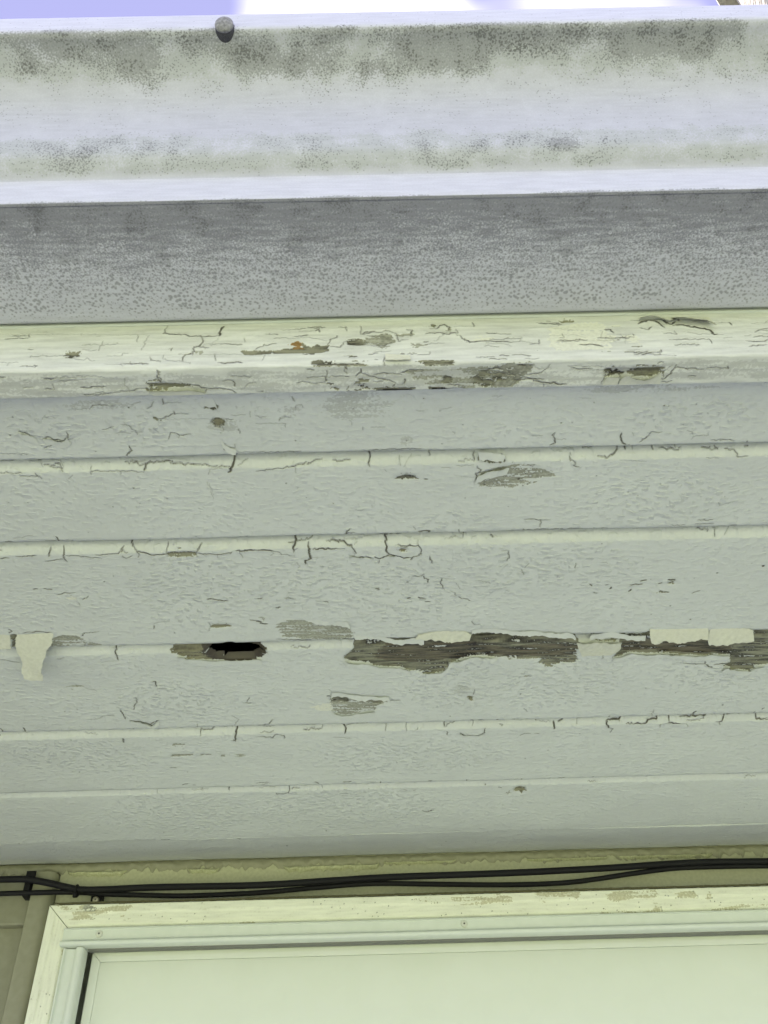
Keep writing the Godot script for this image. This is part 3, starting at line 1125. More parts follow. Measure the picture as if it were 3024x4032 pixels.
func gutter_paint(h: int, curve: Curve2D, total: float) -> StandardMaterial3D:
	grainy("gutter_dirt", lin(0.03, 0.03, 0.04), lin(0.12, 0.12, 0.13), 0.9, 0.05, 0.02, 0.05)
	grainy("spike_paint", lin(0.09, 0.09, 0.09), lin(0.46, 0.46, 0.46), 0.6, 0.03, 0.03, 0.03)
	var w := TW
	var n := w * h
	var fine := noise_bytes(w, h, 0.34, 31, 1, 3)
	var spots := noise_bytes(w, h, 0.19, 33, 1, 1, FastNoiseLite.TYPE_CELLULAR)
	var spots2 := noise_bytes(w, h, 0.30, 35, 1, 1, FastNoiseLite.TYPE_CELLULAR)
	var cloud := noise_bytes(w, h, 0.03, 37, 4, 4, FastNoiseLite.TYPE_SIMPLEX_SMOOTH, 4)
	var blot := noise_bytes(w, h, 0.05, 41, 2, 4, FastNoiseLite.TYPE_SIMPLEX_SMOOTH, 2)
	var brush := noise_bytes(w, h, 0.14, 43, 8, 2)
	# what grows where, along the profile (metres from the back edge): bottom, band, lower face, middle, upper face (shade of its overhang painted in too), lip
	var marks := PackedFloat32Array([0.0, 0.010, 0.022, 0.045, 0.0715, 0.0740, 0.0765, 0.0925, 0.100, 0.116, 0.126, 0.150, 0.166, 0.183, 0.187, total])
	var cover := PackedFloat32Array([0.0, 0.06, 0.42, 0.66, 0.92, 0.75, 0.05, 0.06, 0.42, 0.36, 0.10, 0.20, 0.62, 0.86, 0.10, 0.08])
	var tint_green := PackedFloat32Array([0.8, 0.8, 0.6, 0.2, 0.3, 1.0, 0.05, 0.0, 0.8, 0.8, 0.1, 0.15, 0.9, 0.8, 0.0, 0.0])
	# heavier growth in places, read off the photograph: x, distance along the profile, radius (millimetres)
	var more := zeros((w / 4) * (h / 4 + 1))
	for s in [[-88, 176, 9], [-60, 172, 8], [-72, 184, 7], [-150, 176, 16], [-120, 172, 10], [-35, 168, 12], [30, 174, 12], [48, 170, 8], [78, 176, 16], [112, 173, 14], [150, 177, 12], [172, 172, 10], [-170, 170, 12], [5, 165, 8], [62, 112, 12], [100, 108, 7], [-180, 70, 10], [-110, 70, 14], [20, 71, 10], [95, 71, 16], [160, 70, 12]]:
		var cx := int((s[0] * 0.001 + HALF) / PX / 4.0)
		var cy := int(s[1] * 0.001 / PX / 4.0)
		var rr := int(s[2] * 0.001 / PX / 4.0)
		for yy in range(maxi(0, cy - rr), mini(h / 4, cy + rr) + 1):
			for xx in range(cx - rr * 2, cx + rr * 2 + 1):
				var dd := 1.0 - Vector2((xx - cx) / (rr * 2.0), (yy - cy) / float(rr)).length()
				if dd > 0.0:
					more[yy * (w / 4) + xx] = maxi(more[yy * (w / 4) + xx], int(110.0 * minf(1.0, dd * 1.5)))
	var rgb := PackedByteArray()
	rgb.resize(n * 3)
	var hgt := PackedFloat32Array()
	hgt.resize(n)
	for y in h:
		var d := total * (y + 0.5) / h
		var k0 := 0
		while k0 < marks.size() - 2 and marks[k0 + 1] < d:
			k0 += 1
		var tt := clampf((d - marks[k0]) / (marks[k0 + 1] - marks[k0]), 0, 1)
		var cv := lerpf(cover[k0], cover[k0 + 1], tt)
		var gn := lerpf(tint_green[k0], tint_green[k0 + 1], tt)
		var cv_row := cv
		var bottom := d < 0.0728
		var face := d > 0.094
		for x in w:
			var k := y * w + x
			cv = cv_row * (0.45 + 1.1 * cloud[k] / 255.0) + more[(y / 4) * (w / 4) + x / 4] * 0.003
			var f := fine[k] / 255.0
			var cl := cloud[k] / 255.0
			var bl := blot[k] / 255.0
			var br := brush[k] / 255.0
			var sp := spots[k] / 255.0
			var s2 := spots2[k] / 255.0
			var r := 0.60
			var g := 0.61
			var b := 0.66
			if face and d < 0.184:
				# face toned down in uneven patches; band and lip stay lighter
				var fm := 0.86 if f * 0.4 + br * 0.3 + bl * 0.4 > 0.42 else 0.94
				r *= fm; g *= fm; b *= fm * 1.01
			var tone := 1.0 + (br - 0.5) * 0.14 + (f - 0.5) * 0.12 + (cl - 0.5) * 0.05
			r *= tone; g *= tone; b *= tone
			var z := (br - 0.5) * 0.03 + (f - 0.5) * 0.05
			if bottom:
				# colonies: round spots that merge where there are more of them
				var film := clampf((d - 0.006) / 0.062, 0.0, 1.0)
				if f * 0.60 + bl * 0.18 + br * 0.22 < 0.20 + film * 0.58:
					r *= 0.71; g *= 0.705; b *= 0.725
				if f * 0.55 + bl * 0.15 + br * 0.3 < 0.15 + 0.55 * clampf((d - 0.022) / 0.05, 0.0, 1.0):
					r *= 0.76; g *= 0.76; b *= 0.765
				var many := clampf(d / 0.012, 0.0, 1.0) * (1.0 - 0.45 * clampf((d - 0.03) / 0.02, 0.0, 1.0))
				if sp < many * 0.25 * (0.30 + bl * 1.2):
					var t := 0.38 + 0.30 * f
					r = lerpf(r, 0.17, t); g = lerpf(g, 0.175, t); b = lerpf(b, 0.18, t)
				if s2 < cv * 0.20 * (0.35 + cl * 1.1):
					var t := 0.15 + 0.20 * f
					r = lerpf(r, 0.15, t); g = lerpf(g, 0.155, t); b = lerpf(b, 0.16, t)
				if cv > 0.70 and f * 0.5 + bl * 0.5 > 0.60:
					r *= 0.70; g *= 0.70; b *= 0.70
			else:
				# algae film in patches with ragged edges, then dark specks
				if bl * 0.40 + cl * 0.20 + f * 0.45 > 0.98 - gn * 0.70:
					r *= 0.90; g *= 0.92; b *= 0.86
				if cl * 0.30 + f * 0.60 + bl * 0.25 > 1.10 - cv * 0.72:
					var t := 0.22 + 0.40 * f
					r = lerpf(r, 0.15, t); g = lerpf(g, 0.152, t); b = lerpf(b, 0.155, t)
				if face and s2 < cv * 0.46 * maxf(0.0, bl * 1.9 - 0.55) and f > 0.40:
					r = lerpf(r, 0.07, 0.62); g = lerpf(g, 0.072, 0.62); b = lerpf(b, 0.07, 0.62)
					z += 0.05
			hgt[k] = z * 0.1
			k *= 3
			rgb[k] = int(clampf(sqrt(r) * 255.0, 0, 255))
			rgb[k + 1] = int(clampf(sqrt(g) * 255.0, 0, 255))
			rgb[k + 2] = int(clampf(sqrt(b) * 255.0, 0, 255))
	return paint_material("gutter_paint", {
		"color": ImageTexture.create_from_image(Image.create_from_data(w, h, false, Image.FORMAT_RGB8, rgb)),
		"relief": ImageTexture.create_from_image(Image.create_from_data(w, h, false, Image.FORMAT_RF, hgt.to_byte_array()))}, 0.5)

# ---------------------------------------------------------------- door surround and storm door
const H_ROWS := 56

func head_px(x: float, y: float) -> Vector2:
	return Vector2((x * 0.001 + HALF) / PX, (24.5 - y) * 0.001 / PX)

func build_door_frame():
	var t := thing("door_frame", "dirty cream door surround with mitred corner below the cables", "door frame")
	var made := old_paint(H_ROWS, [{"peels": HEAD_PEELS, "cracks": HEAD_CRACKS, "to_px": head_px}], [], [],
		{"paint": Vector3(0.80, 0.82, 0.68), "bump": 0.25, "rough": 0.3, "stain": Vector3(0.40, 0.38, 0.22), "stain_amount": 0.60, "streak": 0.5, "crack_width": 1.2})
	var m := paint_material("frame_paint", made, 0.55)
	# moulding section: (across from the outer edge inwards, out from the wall)
	var sec := PackedVector2Array([Vector2(0, -0.010), Vector2(0, 0.0290), Vector2(0.0008, 0.0302), Vector2(0.0075, 0.0304), Vector2(0.0088, 0.0292), Vector2(0.0105, 0.0290), Vector2(0.0190, 0.0302), Vector2(0.0212, 0.0296), Vector2(0.0226, 0.0280), Vector2(MOULD, 0.0262), Vector2(MOULD, -0.010)])
	# head: outer edge on top, mitred at the left and right
	var g := geo()
	prism(g, sec.duplicate(), Vector3(0, HEAD_TOP, 0), Vector3(0, -1, 0), Vector3(0, 0, 1), Vector3(1, 0, 0), DOOR_L + 0.0004, DOOR_R - 0.0004, Vector2(1, 0), Vector2(-1, 0))
	for k in g.v.size():
		g.t[k] = Vector2((g.v[k].x + HALF) / (2 * HALF), (HEAD_TOP - g.v[k].y) / (H_ROWS * PX))
	put(g, "head", m, t)
	for side in 2:
		g = geo()
		var d := 1.0 if side == 0 else -1.0
		var x0 := DOOR_L if side == 0 else DOOR_R
		prism(g, sec.duplicate(), Vector3(x0, 0, 0), Vector3(d, 0, 0), Vector3(0, 0, 1), Vector3(0, 1, 0), 0.02, HEAD_TOP - 0.0004, Vector2.ZERO, Vector2(-1, 0))
		for k in g.v.size():
			g.t[k] = Vector2((g.v[k].y - 2.0) / (2 * HALF), absf(g.v[k].x - x0) / (H_ROWS * PX))
		put(g, "jamb", m, t)
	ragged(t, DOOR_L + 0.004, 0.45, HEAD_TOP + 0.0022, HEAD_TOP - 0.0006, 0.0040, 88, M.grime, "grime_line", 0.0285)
	# behind: rebate that the storm door closes against
	g = geo()
	box(g, Vector3(DOOR_L + 0.002, 0.02, -0.15), Vector3(DOOR_R - 0.002, HEAD_TOP - 0.002, -0.07))
	put(g, "backing", M.trim_white, t)

func build_storm_door():
	var t := thing("storm_door", "plain white storm door in a screwed metal frame", "door")
	var m: Material = M.trim_white
	var xl := DOOR_L + MOULD + 0.0005
	var xr := DOOR_R - MOULD - 0.0005
	var y1 := HEAD_TOP - MOULD - 0.0012
	# head of the metal frame: flat flange, groove, rounded bead that turns under
	var head := PackedVector2Array([Vector2(0.0175, y1), Vector2(0.0338, y1), Vector2(0.0342, y1 - 0.0008), Vector2(0.0330, y1 - 0.0016), Vector2(0.0328, y1 - 0.0105), Vector2(0.0318, y1 - 0.0116), Vector2(0.0324, y1 - 0.0126), Vector2(0.0372, y1 - 0.0130), Vector2(0.0385, y1 - 0.0138), Vector2(0.0388, y1 - 0.0148)])
	for k in range(1, 9):
		var a := PI * 0.5 * k / 8.0
		head.append(Vector2(0.0388 - 0.0030 * (1 - cos(a)), y1 - 0.0152 - 0.0022 * sin(a)))
	head.append(Vector2(0.0175, y1 - 0.0172))
	head.append(Vector2(0.0175, y1 - 0.0010))
	var g := geo()
	prism(g, head, Vector3.ZERO, Vector3(0, 0, 1), Vector3(0, 1, 0), Vector3(1, 0, 0), xl - 0.003, xr + 0.003)
	put(g, "frame_head", m, t)
	g = geo()
	box(g, Vector3(xl + 0.0215, y1 - 0.0182, 0.0178), Vector3(xr - 0.0215, y1 - 0.01725, 0.0270), 0.0004)
	put(g, "shade_strip", M.shade_grey, t)  # added strip; its grey stands in for shade in the recess
	# uprights: flat, then a round bead beside the gap
	for side in 2:
		var d := 1.0 if side == 0 else -1.0
		var x0 := xl if side == 0 else xr
		var up := PackedVector2Array([Vector2(0, 0.018), Vector2(0, 0.0325), Vector2(0.0006, 0.0335), Vector2(0.0018, 0.0335), Vector2(0.0026, 0.0312), Vector2(0.0034, 0.0306), Vector2(0.0108, 0.0306), Vector2(0.0116, 0.0312)])
		for k in 11:
			var a := PI * k / 10.0
			up.append(Vector2(0.0158 - 0.0040 * cos(a), 0.0315 + 0.0042 * sin(a)))
		up.append(Vector2(0.0196, 0.018))
		g = geo()
		prism(g, up, Vector3(x0, 0, 0), Vector3(d, 0, 0), Vector3(0, 0, 1), Vector3(0, 1, 0), 0.03, y1 - 0.0182)
		put(g, "frame_upright", m, t)
	# screws in the flange
	for x in [-0.2763, 0.0762, 0.43]:
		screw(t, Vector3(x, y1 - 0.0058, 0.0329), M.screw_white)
	# door leaf: raised border mitred round a flat panel
	var lx := xl + 0.0222
	var rx := xr - 0.0222
	var ty := y1 - 0.0155
	var border := PackedVector2Array([Vector2(0, -0.004), Vector2(0, 0.0105), Vector2(0.0008, 0.0112), Vector2(0.0085, 0.0112), Vector2(0.0090, 0.0106), Vector2(0.0090, -0.004)])
	g = geo()
	prism(g, border.duplicate(), Vector3(0, ty, 0), Vector3(0, -1, 0), Vector3(0, 0, 1), Vector3(1, 0, 0), lx + 0.0002, rx - 0.0002, Vector2(1, 0), Vector2(-1, 0))
	put(g, "door_rail", M.door_white, t)
	for side in 2:
		var d := 1.0 if side == 0 else -1.0
		g = geo()
		prism(g, border.duplicate(), Vector3(lx if side == 0 else rx, 0, 0), Vector3(d, 0, 0), Vector3(0, 0, 1), Vector3(0, 1, 0), 0.04, ty - 0.0002, Vector2.ZERO, Vector2(-1, 0))
		put(g, "door_stile", M.door_white, t)
	g = geo()
	box(g, Vector3(lx + 0.0093, 0.04, -0.004), Vector3(rx - 0.0093, ty - 0.0093, 0.0110), 0.0006)
	put(g, "door_panel", M.door_white, t)

func screw(parent: Node3D, at: Vector3, m: Material):
	var g := geo()
	var prof := PackedVector2Array([Vector2(0.0001, 0.0012), Vector2(0.0007, 0.0012), Vector2(0.0010, 0.0019), Vector2(0.0020, 0.0018), Vector2(0.0030, 0.0013), Vector2(0.0035, 0.0004), Vector2(0.0035, -0.0004)])
	lathe(g, prof, at, Vector3(0, 0, 1), 20)
	var s := put(g, "screw", m, parent)
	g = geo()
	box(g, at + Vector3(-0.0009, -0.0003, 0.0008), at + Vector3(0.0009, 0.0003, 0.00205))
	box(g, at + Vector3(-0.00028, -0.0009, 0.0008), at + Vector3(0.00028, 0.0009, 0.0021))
	put(g, "slot", M.slot_shade, s)  # dark raised bars paint the shade of the cross recess

# ---------------------------------------------------------------- cables
func spline(list: Array, step := 0.006) -> PackedVector3Array:
	var c := Curve3D.new()
	for k in list.size():
		var a: Vector3 = list[maxi(k - 1, 0)]
		var b: Vector3 = list[mini(k + 1, list.size() - 1)]
		c.add_point(list[k], -(b - a) / 6.0, (b - a) / 6.0)
	c.bake_interval = step
	return c.get_baked_points()

func build_cables():
	var a := [[-1200, 2381, 22], [-600, 2384, 22], [-390, 2385, 22], [-360, 2384, 21], [-339, 2380.5, 20], [-310, 2374.5, 18], [-279, 2374.0, 17], [-232, 2374.8, 17], [-130, 2373.8, 18], [-52, 2375.6, 20], [11, 2377.6, 20], [130, 2379.0, 19], [225, 2381.6, 18], [288, 2384.5, 17], [336, 2386.0, 16], [393, 2385.0, 16], [600, 2382, 18], [1200, 2380, 18]]
	var b := [[-1200, 2370, 20], [-600, 2371, 19], [-388, 2371.8, 19], [-357, 2372.2, 18], [-326, 2373.0, 15.5], [-307, 2373.0, 13.0], [-279, 2370.2, 14], [-240, 2367.8, 15], [-201, 2366.2, 15], [-130, 2367.6, 14], [-67, 2371.2, 14.5], [-11, 2373.4, 15], [57, 2371.3, 14], [129, 2368.9, 14], [191, 2369.9, 14], [256, 2377.2, 14], [296, 2381.2, 13.5], [336, 2382.0, 13], [393, 2381.4, 13], [600, 2378, 13], [1200, 2375, 13]]
	var la := []
	for p in a:
		la.append(Vector3(p[0], p[1], p[2]) * 0.001)
	var lb := []
	for p in b:
		lb.append(Vector3(p[0], p[1], p[2]) * 0.001)
	var g := geo()
	tube(g, spline(la), 0.0033, 14)
	var o := put(g, "cable", M.cable_black, self)
	tag(o, "thicker upper black cable running under the soffit above the door", "cable", "black cables over the door")
	g = geo()
	tube(g, spline(lb), 0.0025, 12)
	o = put(g, "cable", M.cable_black, self)
	tag(o, "thinner lower black cable sagging over the door head", "cable", "black cables over the door")
	# tie round both where they cross
	g = geo()
	var loop := PackedVector3Array()
	for k in 17:
		var t := TAU * k / 16.0
		loop.append(Vector3(-0.3115, 2.3740 + 0.0052 * sin(t), 0.0160 + 0.0066 * cos(t)))
	tube(g, loop, 0.0009, 8)
	box(g, Vector3(-0.3135, 2.3660, 0.0175), Vector3(-0.3095, 2.3695, 0.0215), 0.0005)
	o = put(g, "cable_tie", M.cable_black, self)
	tag(o, "small black tie binding two cables where they cross", "cable tie")
	# screwed clip under the crossing
	var clip := thing("cable_clip", "black cable clip held by a round brass screw above the door corner", "cable clip")
	g = geo()
	box(g, Vector3(-0.2980, 2.3560, 0.0002), Vector3(-0.2872, 2.3790, 0.0100), 0.0012)
	put(g, "body", M.cable_black, clip)
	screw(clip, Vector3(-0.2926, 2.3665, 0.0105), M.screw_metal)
	# clip on the upright trim
	var clip2 := thing("cable_clip", "black clip on the olive upright trim behind two cables", "cable clip")
	g = geo()
	box(g, Vector3(-0.3665, 2.3700, 0.0030), Vector3(-0.3608, 2.3915, 0.0165), 0.001)
	box(g, Vector3(-0.3663, 2.3880, 0.0165), Vector3(-0.3570, 2.3950, 0.0185), 0.001)
	put(g, "body", M.cable_black, clip2)
	# bead of old filler and paint where soffit meets wall
	var bead := thing("caulk_bead", "crumbling bead of old filler between soffit and wall", "caulk")
	ragged(bead, -0.95, 0.95, 2.4080, 2.3955, 0.0035, 51, M.siding_olive)
	for row in [[-0.330, -0.268, 2.3990, 2.3930], [-0.205, -0.172, 2.3985, 2.3925], [-0.105, -0.005, 2.3990, 2.3915], [0.000, 0.075, 2.4005, 2.3975], [0.150, 0.235, 2.4000, 2.3970], [0.245, 0.345, 2.4005, 2.3960]]:
		ragged(bead, row[0], row[1], row[2], row[3], 0.0052, int(row[0] * 1000) + 700, M.old_caulk)

func ragged(parent: Node3D, x0: float, x1: float, top: float, bottom: float, out: float, sd: int, m: Material, called := "filler", base := 0.0):
	var n := FastNoiseLite.new()
	n.seed = sd
	n.frequency = 90.0
	n.fractal_octaves = 3
	var nu := maxi(20, int((x1 - x0) / 0.0015))
	var P := PackedVector3Array()
	var T := PackedVector2Array()
	var nv := 6
	for v in nv:
		var t := v / (nv - 1.0)
		for u in nu:
			var x := lerpf(x0, x1, u / (nu - 1.0))
			var e := clampf(minf(x - x0, x1 - x) / 0.006, 0.0, 1.0)
			var low := lerpf(top, bottom, sqrt(e) * (0.72 + 0.5 * n.get_noise_1d(x)))
			var bulge := sin(t * PI * 0.8 + 0.5) * out * (0.7 + 0.4 * n.get_noise_2d(x, t * 0.01 + 5.0))
			P.append(Vector3(x, lerpf(top, low, t), base + (bulge if v < nv - 1 else 0.0002)))
			T.append(Vector2(u, v))
	var g := geo()
	grid(g, P, T, nu, nv, Vector3(0, -0.3, 1))
	put(g, called, m, parent)

const SOFFIT_CRACKS := [
	[0.25, -157.2, 631.1, -154.9, 633.8, -151.4, 634.3, -147.4, 633.1],
	[0.17, -147.4, 633.1, -142.5, 632.3],
	[0.17, -133.5, 634.3, -128.2, 635.3],
	[0.17, -168.8, 630.9, -158.9, 631.4],
	[0.25, -125.3, 630.7, -122.3, 632.9, -120.6, 635.1],
	[0.34, -116, 637.1, -116.3, 633.3],
	[0.17, -115.4, 633.8, -105.9, 634.6],
	[0.34, -111.1, 628.6, -110.7, 626.1, -116.6, 624.2, -121.3, 622.6],
	[0.17, -110.3, 626.1, -103.4, 625.9],
	[0.1, -117.8, 622.5, -105.8, 622.2, -91.2, 621.2],
	[0.43, -90.3, 621.7, -91.4, 618.9, -89.8, 615.9, -87.2, 615.5, -84.8, 617.5, -84.5, 620.4],
	[0.26, -83.4, 620.9, -79, 621.4],
	[0.17, -85.9, 615.2, -85, 612.8],
	[0.17, -79.6, 624, -71.8, 624.3],
	[0.17, -68.5, 626.8, -69.3, 622.8],
	[0.35, -76.7, 613.7, -77.1, 610.2],
	[0.17, -76.1, 631, -76.1, 629.3],
	[0.17, -185.2, 624, -183, 627.3],
	[0.17, -183.4, 625.6, -177.6, 625.1],
	[0.26, -153.5, 615.8, -148.5, 616.5, -147.3, 618.2],
	[0.26, -141.9, 619.2, -137.8, 617.9, -137.4, 615.6, -135.2, 613.8, -134.8, 611.4],
	[0.17, -147.6, 613, -138.1, 612.3],
	[0.17, -137.9, 613.2, -131.8, 612.8],
	[0.17, -125.3, 615.2, -122.2, 613],
	[0.35, -117.5, 607.3, -115.3, 612, -110.8, 610, -104.6, 610.5],
	[0.18, -110.8, 610, -111.7, 607.7],
	[0.35, -201.1, 615.2, -196.4, 613.3, -195.9, 612.1, -200.1, 608],
	[0.17, -196.8, 612.1, -193, 611.6],
	[0.43, -174.8, 614.4, -174.5, 610.2, -177.4, 607.3, -182.1, 608.1, -185.8, 610.6, -188.9, 608.9],
	[0.35, -190.7, 602.3, -186.4, 603.4, -184.9, 605.7, -177.6, 606.7],
	[0.17, -177.4, 607.3, -170.9, 608.9],
	[0.18, -216.6, 598.8, -208.9, 598, -200.9, 597.7],
	[0.53, -141, 602.6, -140.4, 598.9, -142.7, 596.5, -144.3, 594.3],
	[0.18, -140.6, 602.2, -137.5, 602.1],
	[0.53, -87.9, 600.9, -85.9, 595.9, -83.3, 594.6, -80.4, 593.3],
	[0.18, -85.6, 597.8, -80.6, 598.8, -80.2, 601.9],
	[0.18, -79.7, 595.1, -69.1, 594.2],
	[0.18, -220, 587.7, -206.2, 588.5, -197.5, 587.6, -197, 584.4],
	[0.27, -195.9, 585, -186.3, 585.3, -185.3, 582.1],
	[0.27, -210.6, 579.7, -198.8, 579.6],
	[0.27, -221.6, 582.6, -209.2, 581.6],
	[0.36, -201.3, 582, -199.9, 578.7, -198.6, 577],
	[0.36, -147.7, 585.6, -140.9, 585.4, -140.2, 584.5, -135.5, 585.2, -124.6, 585.3, -109.3, 584.1, -94, 583, -85.8, 582.7],
	[0.72, -135.7, 585, -136.3, 581.8],
	[0.27, -168.4, 582.2, -154.4, 581.7, -146.3, 581.5, -137.3, 580.5],
	[0.27, -167.5, 584.1, -168.8, 579.6],
	[0.18, -150.9, 581, -151.2, 579.1],
	[0.81, -80.4, 593.3, -84.4, 582.7, -87.3, 578.3],
	[0.18, -99.8, 577.4, -97.9, 581.2, -90.5, 581.6],
	[0.18, -81.2, 583.2, -75.3, 586.2],
	[0.18, -183.2, 576.2, -180.1, 579.4],
	[0.27, -123.9, 589, -117, 589.7],
	[0.12, -100.7, 571.5, -98.6, 560.1],
	[1.73, -206.7, 612.4, -206.7, 612.4],
	[0.89, -161.5, 598.3, -161.4, 598.3],
	[1.11, -145.8, 567.3, -145.7, 567.3],
	[0.85, -201.4, 625.8, -201.3, 625.8],
	[1.53, -135.4, 631.6, -135.3, 631.6],
	[0.7, -87.4, 611.1, -87.3, 611.1],
	[0.69, -158.3, 613.9, -158.2, 613.9],
	[0.71, -187.7, 598.5, -187.7, 598.5],
	[0.36, -69, 594.8, -52.9, 593.9, -43, 594.6],
	[0.17, -66, 622.7, -60.9, 622],
	[0.35, -52.6, 621.7, -52.8, 619.4],
	[0.17, -52.2, 621.7, -46.6, 621.8],
	[0.17, -66.5, 617.5, -50, 617, -50.3, 614.1],
	[0.34, -44.9, 636.7, -44.3, 633.4],
	[0.17, -44, 626.6, -42.4, 630.5, -39.8, 631, -39.5, 628.8],
	[0.17, -14.2, 618.3, -12.1, 614.7],
	[0.18, -6.4, 612.8, -6.5, 610.4],
	[0.18, -1.6, 612.4, 5.9, 612.2],
	[0.36, -7, 593.5, 7.5, 594.2, 17.4, 594.5, 27.3, 594.6],
	[0.54, -15.2, 590.2, -8, 589.7, -4.3, 589.6, -3, 587.1, -3.4, 580.7],
	[0.36, -25, 584.6, -14.5, 584.5],
	[0.37, -70.7, 579, -60.5, 580.6, -49.4, 582.2, -42, 583.2, -30.9, 585.1],
	[0.18, -47.6, 581.5, -47.2, 577.6],
	[0.36, 32.5, 588.5, 32.5, 585.3],
	[0.46, 61.3, 579.3, 63.4, 575.3, 61.2, 573.5, 61.4, 569.5, 62.6, 565.5],
	[0.12, 48.2, 571.9, 52, 570.5, 61.4, 569.9],
	[0.56, 29.7, 569.2, 31.6, 569.2],
	[0.18, 39.6, 579.1, 45.2, 577.9],
	[0.18, 48.8, 579.7, 58.9, 580],
	[0.18, 6, 578.5, 6.9, 576.5],
	[0.18, 14.7, 585.9, 15.2, 581.4],
	[0.13, 17.5, 580.1, 22, 586.3],
	[0.17, 37.1, 625.4, 43.6, 626.1],
	[0.17, 24.2, 624.6, 28.5, 623.9],
	[0.18, 44.8, 607.7, 46.2, 605.8],
	[0.17, 65.9, 634.1, 71.1, 633.9],
	[1.07, -45.4, 603.2, -45.3, 603.2],
	[0.86, -1.7, 627.9, -1.7, 627.9],
	[0.86, 27.9, 633.5, 28, 633.5],
	[0.9, 39.4, 598.2, 39.5, 598.2],
	[1.11, -53.8, 568.3, -53.7, 568.3],
	[0.86, -11.2, 626.8, -11.2, 626.8],
	[0.89, 18.7, 601.2, 18.8, 601.2],
	[0.87, 37.2, 623.9, 37.3, 623.9],
	[0.71, 50.7, 613.4, 50.8, 613.4],
	[1.89, 66.6, 562.7, 66.6, 562.7],
	[0.45, 102.6, 595.3, 105.5, 597.6, 105.3, 600.1, 103.4, 603.1, 104, 605.5],
	[0.18, 105.7, 599.4, 111.5, 599.9],
	[0.46, 82.7, 590.3, 92.7, 590.6, 102.3, 590.6, 103.4, 592.8],
	[0.18, 90.9, 603.2, 97.2, 603],
	[0.63, 143.2, 603.7, 143.3, 600.1, 145, 595.8, 147.5, 594.5],
	[0.45, 154.9, 596.1, 158.2, 599.9, 159.8, 600.8],
	[0.27, 159.1, 602, 160.6, 603.8, 166.5, 603.3],
	[0.46, 149.3, 594.4, 148.9, 589.5, 149.7, 586.3],
	[0.46, 143.4, 592.1, 144.4, 586.5, 141.6, 584, 137.6, 582.9, 132.9, 583.7],
	[0.37, 164.9, 589, 165.7, 585.8],
	[0.37, 169.6, 586.3, 178.3, 586, 182.5, 585.9],
	[0.18, 178.4, 589.8, 179.5, 586],
	[0.37, 194.9, 585.8, 203.2, 585.5],
	[0.37, 208.9, 585.1, 214.4, 584.9, 217.1, 581.6, 222.7, 581.5],
	[0.37, 220.6, 586, 222.9, 585.9],
	[0.19, 197.9, 581, 205.4, 580.5],
	[0.18, 185.4, 597, 186.2, 599.4, 194.1, 600.4, 194.1, 602.4],
	[0.18, 181, 604.4, 184.5, 603.1, 185.4, 601.2],
	[0.36, 197, 596, 202.3, 596.5, 210.7, 595.6],
	[0.37, 116.2, 584.8, 117.1, 581.6, 119.6, 580.3, 119.6, 577.1, 122.5, 576.3],
	[0.13, 146.2, 581.3, 162.2, 579.6],
	[0.37, 228.8, 592.6, 231.2, 592.1],
	[0.13, 116.1, 630.3, 121.3, 630.1],
	[0.18, 149.4, 603.8, 151.1, 601.7],
	[2.26, 87.2, 567, 87.3, 567],
	[1.24, 106.9, 612.9, 107, 612.9],
	[1.04, 123.4, 627.4, 123.5, 627.4],
	[0.89, 189.8, 617.4, 189.9, 617.4],
	[0.9, 177.8, 608.7, 177.9, 608.7],
	[0.89, 113.3, 612.7, 113.4, 612.7],
	[0.71, 152, 611.6, 152, 611.6],
	[1.23, 163.5, 623.9, 163.6, 623.9],
	[0.72, 91.8, 603.1, 91.9, 603.1],
	[1.05, 181.8, 624.2, 181.8, 624.2],
	[0.88, 166.2, 623.5, 166.3, 623.5],
	[0.49, -237.6, 521, -232.8, 520.8],
	[0.19, -231.5, 523.5, -218.3, 526.7],
	[0.2, -230.4, 518.9, -234.4, 515.3, -241.3, 515.5],
	[0.49, -216.9, 517.7, -209.1, 517.4, -202.1, 517.6],
	[0.58, -204.1, 525.2, -202.9, 520.2, -200.2, 515.6],
	[0.2, -192.4, 516.8, -176.2, 518.5],
	[0.49, -164.8, 518.8, -161.3, 519, -157.7, 517, -149.7, 517.8, -148.8, 519.7, -134.4, 520, -127.5, 519.7, -124.8, 518.4, -103, 518.8, -100.8, 520, -93, 519.2, -87, 520.2, -77.2, 520.2],
	[0.59, -157.7, 517, -158.8, 511.8],
	[0.2, -184.1, 514.5, -177.8, 515.8],
	[0.49, -163.8, 511.9, -167.6, 507.8, -182.8, 507.2],
	[0.4, -157.8, 511.7, -154.6, 507.8, -155.9, 503.9],
	[0.6, -155.8, 509.3, -148.7, 507.5, -145, 505.8, -136.9, 506.3, -132.7, 506.9],
	[0.3, -135.1, 513.2, -136.6, 507.6],
	[0.4, -117.8, 506.4, -116.3, 509.4, -113.3, 512.4],
	[0.5, -117.8, 506.4, -102.9, 504.8, -95.8, 505.6, -94.6, 507.1],
	[0.2, -117.4, 505.6, -117.9, 502.5],
	[0.2, -103.4, 504.8, -103.9, 501.2],
	[0.7, -91.5, 507.8, -89, 507.7, -84.4, 507.8, -78.5, 507.9],
	[0.2, -89.6, 506.9, -88.3, 500.6],
	[0.5, -245.3, 505.7, -239.3, 505.7],
	[0.4, -234.7, 507.6, -228.9, 506.9, -221.1, 507.9],
	[0.49, -211.5, 512.1, -213.4, 506.8],
	[0.59, -202.9, 512.6, -203.7, 505.7, -202.4, 500.9],
	[0.4, -201.8, 507.2, -191.1, 506, -179.6, 503.7],
	[0.4, -216.9, 501.5, -204.2, 503.8],
	[0.72, -233.1, 472.4, -230, 472.7],
	[0.62, -225.7, 472.8, -220.2, 472.3],
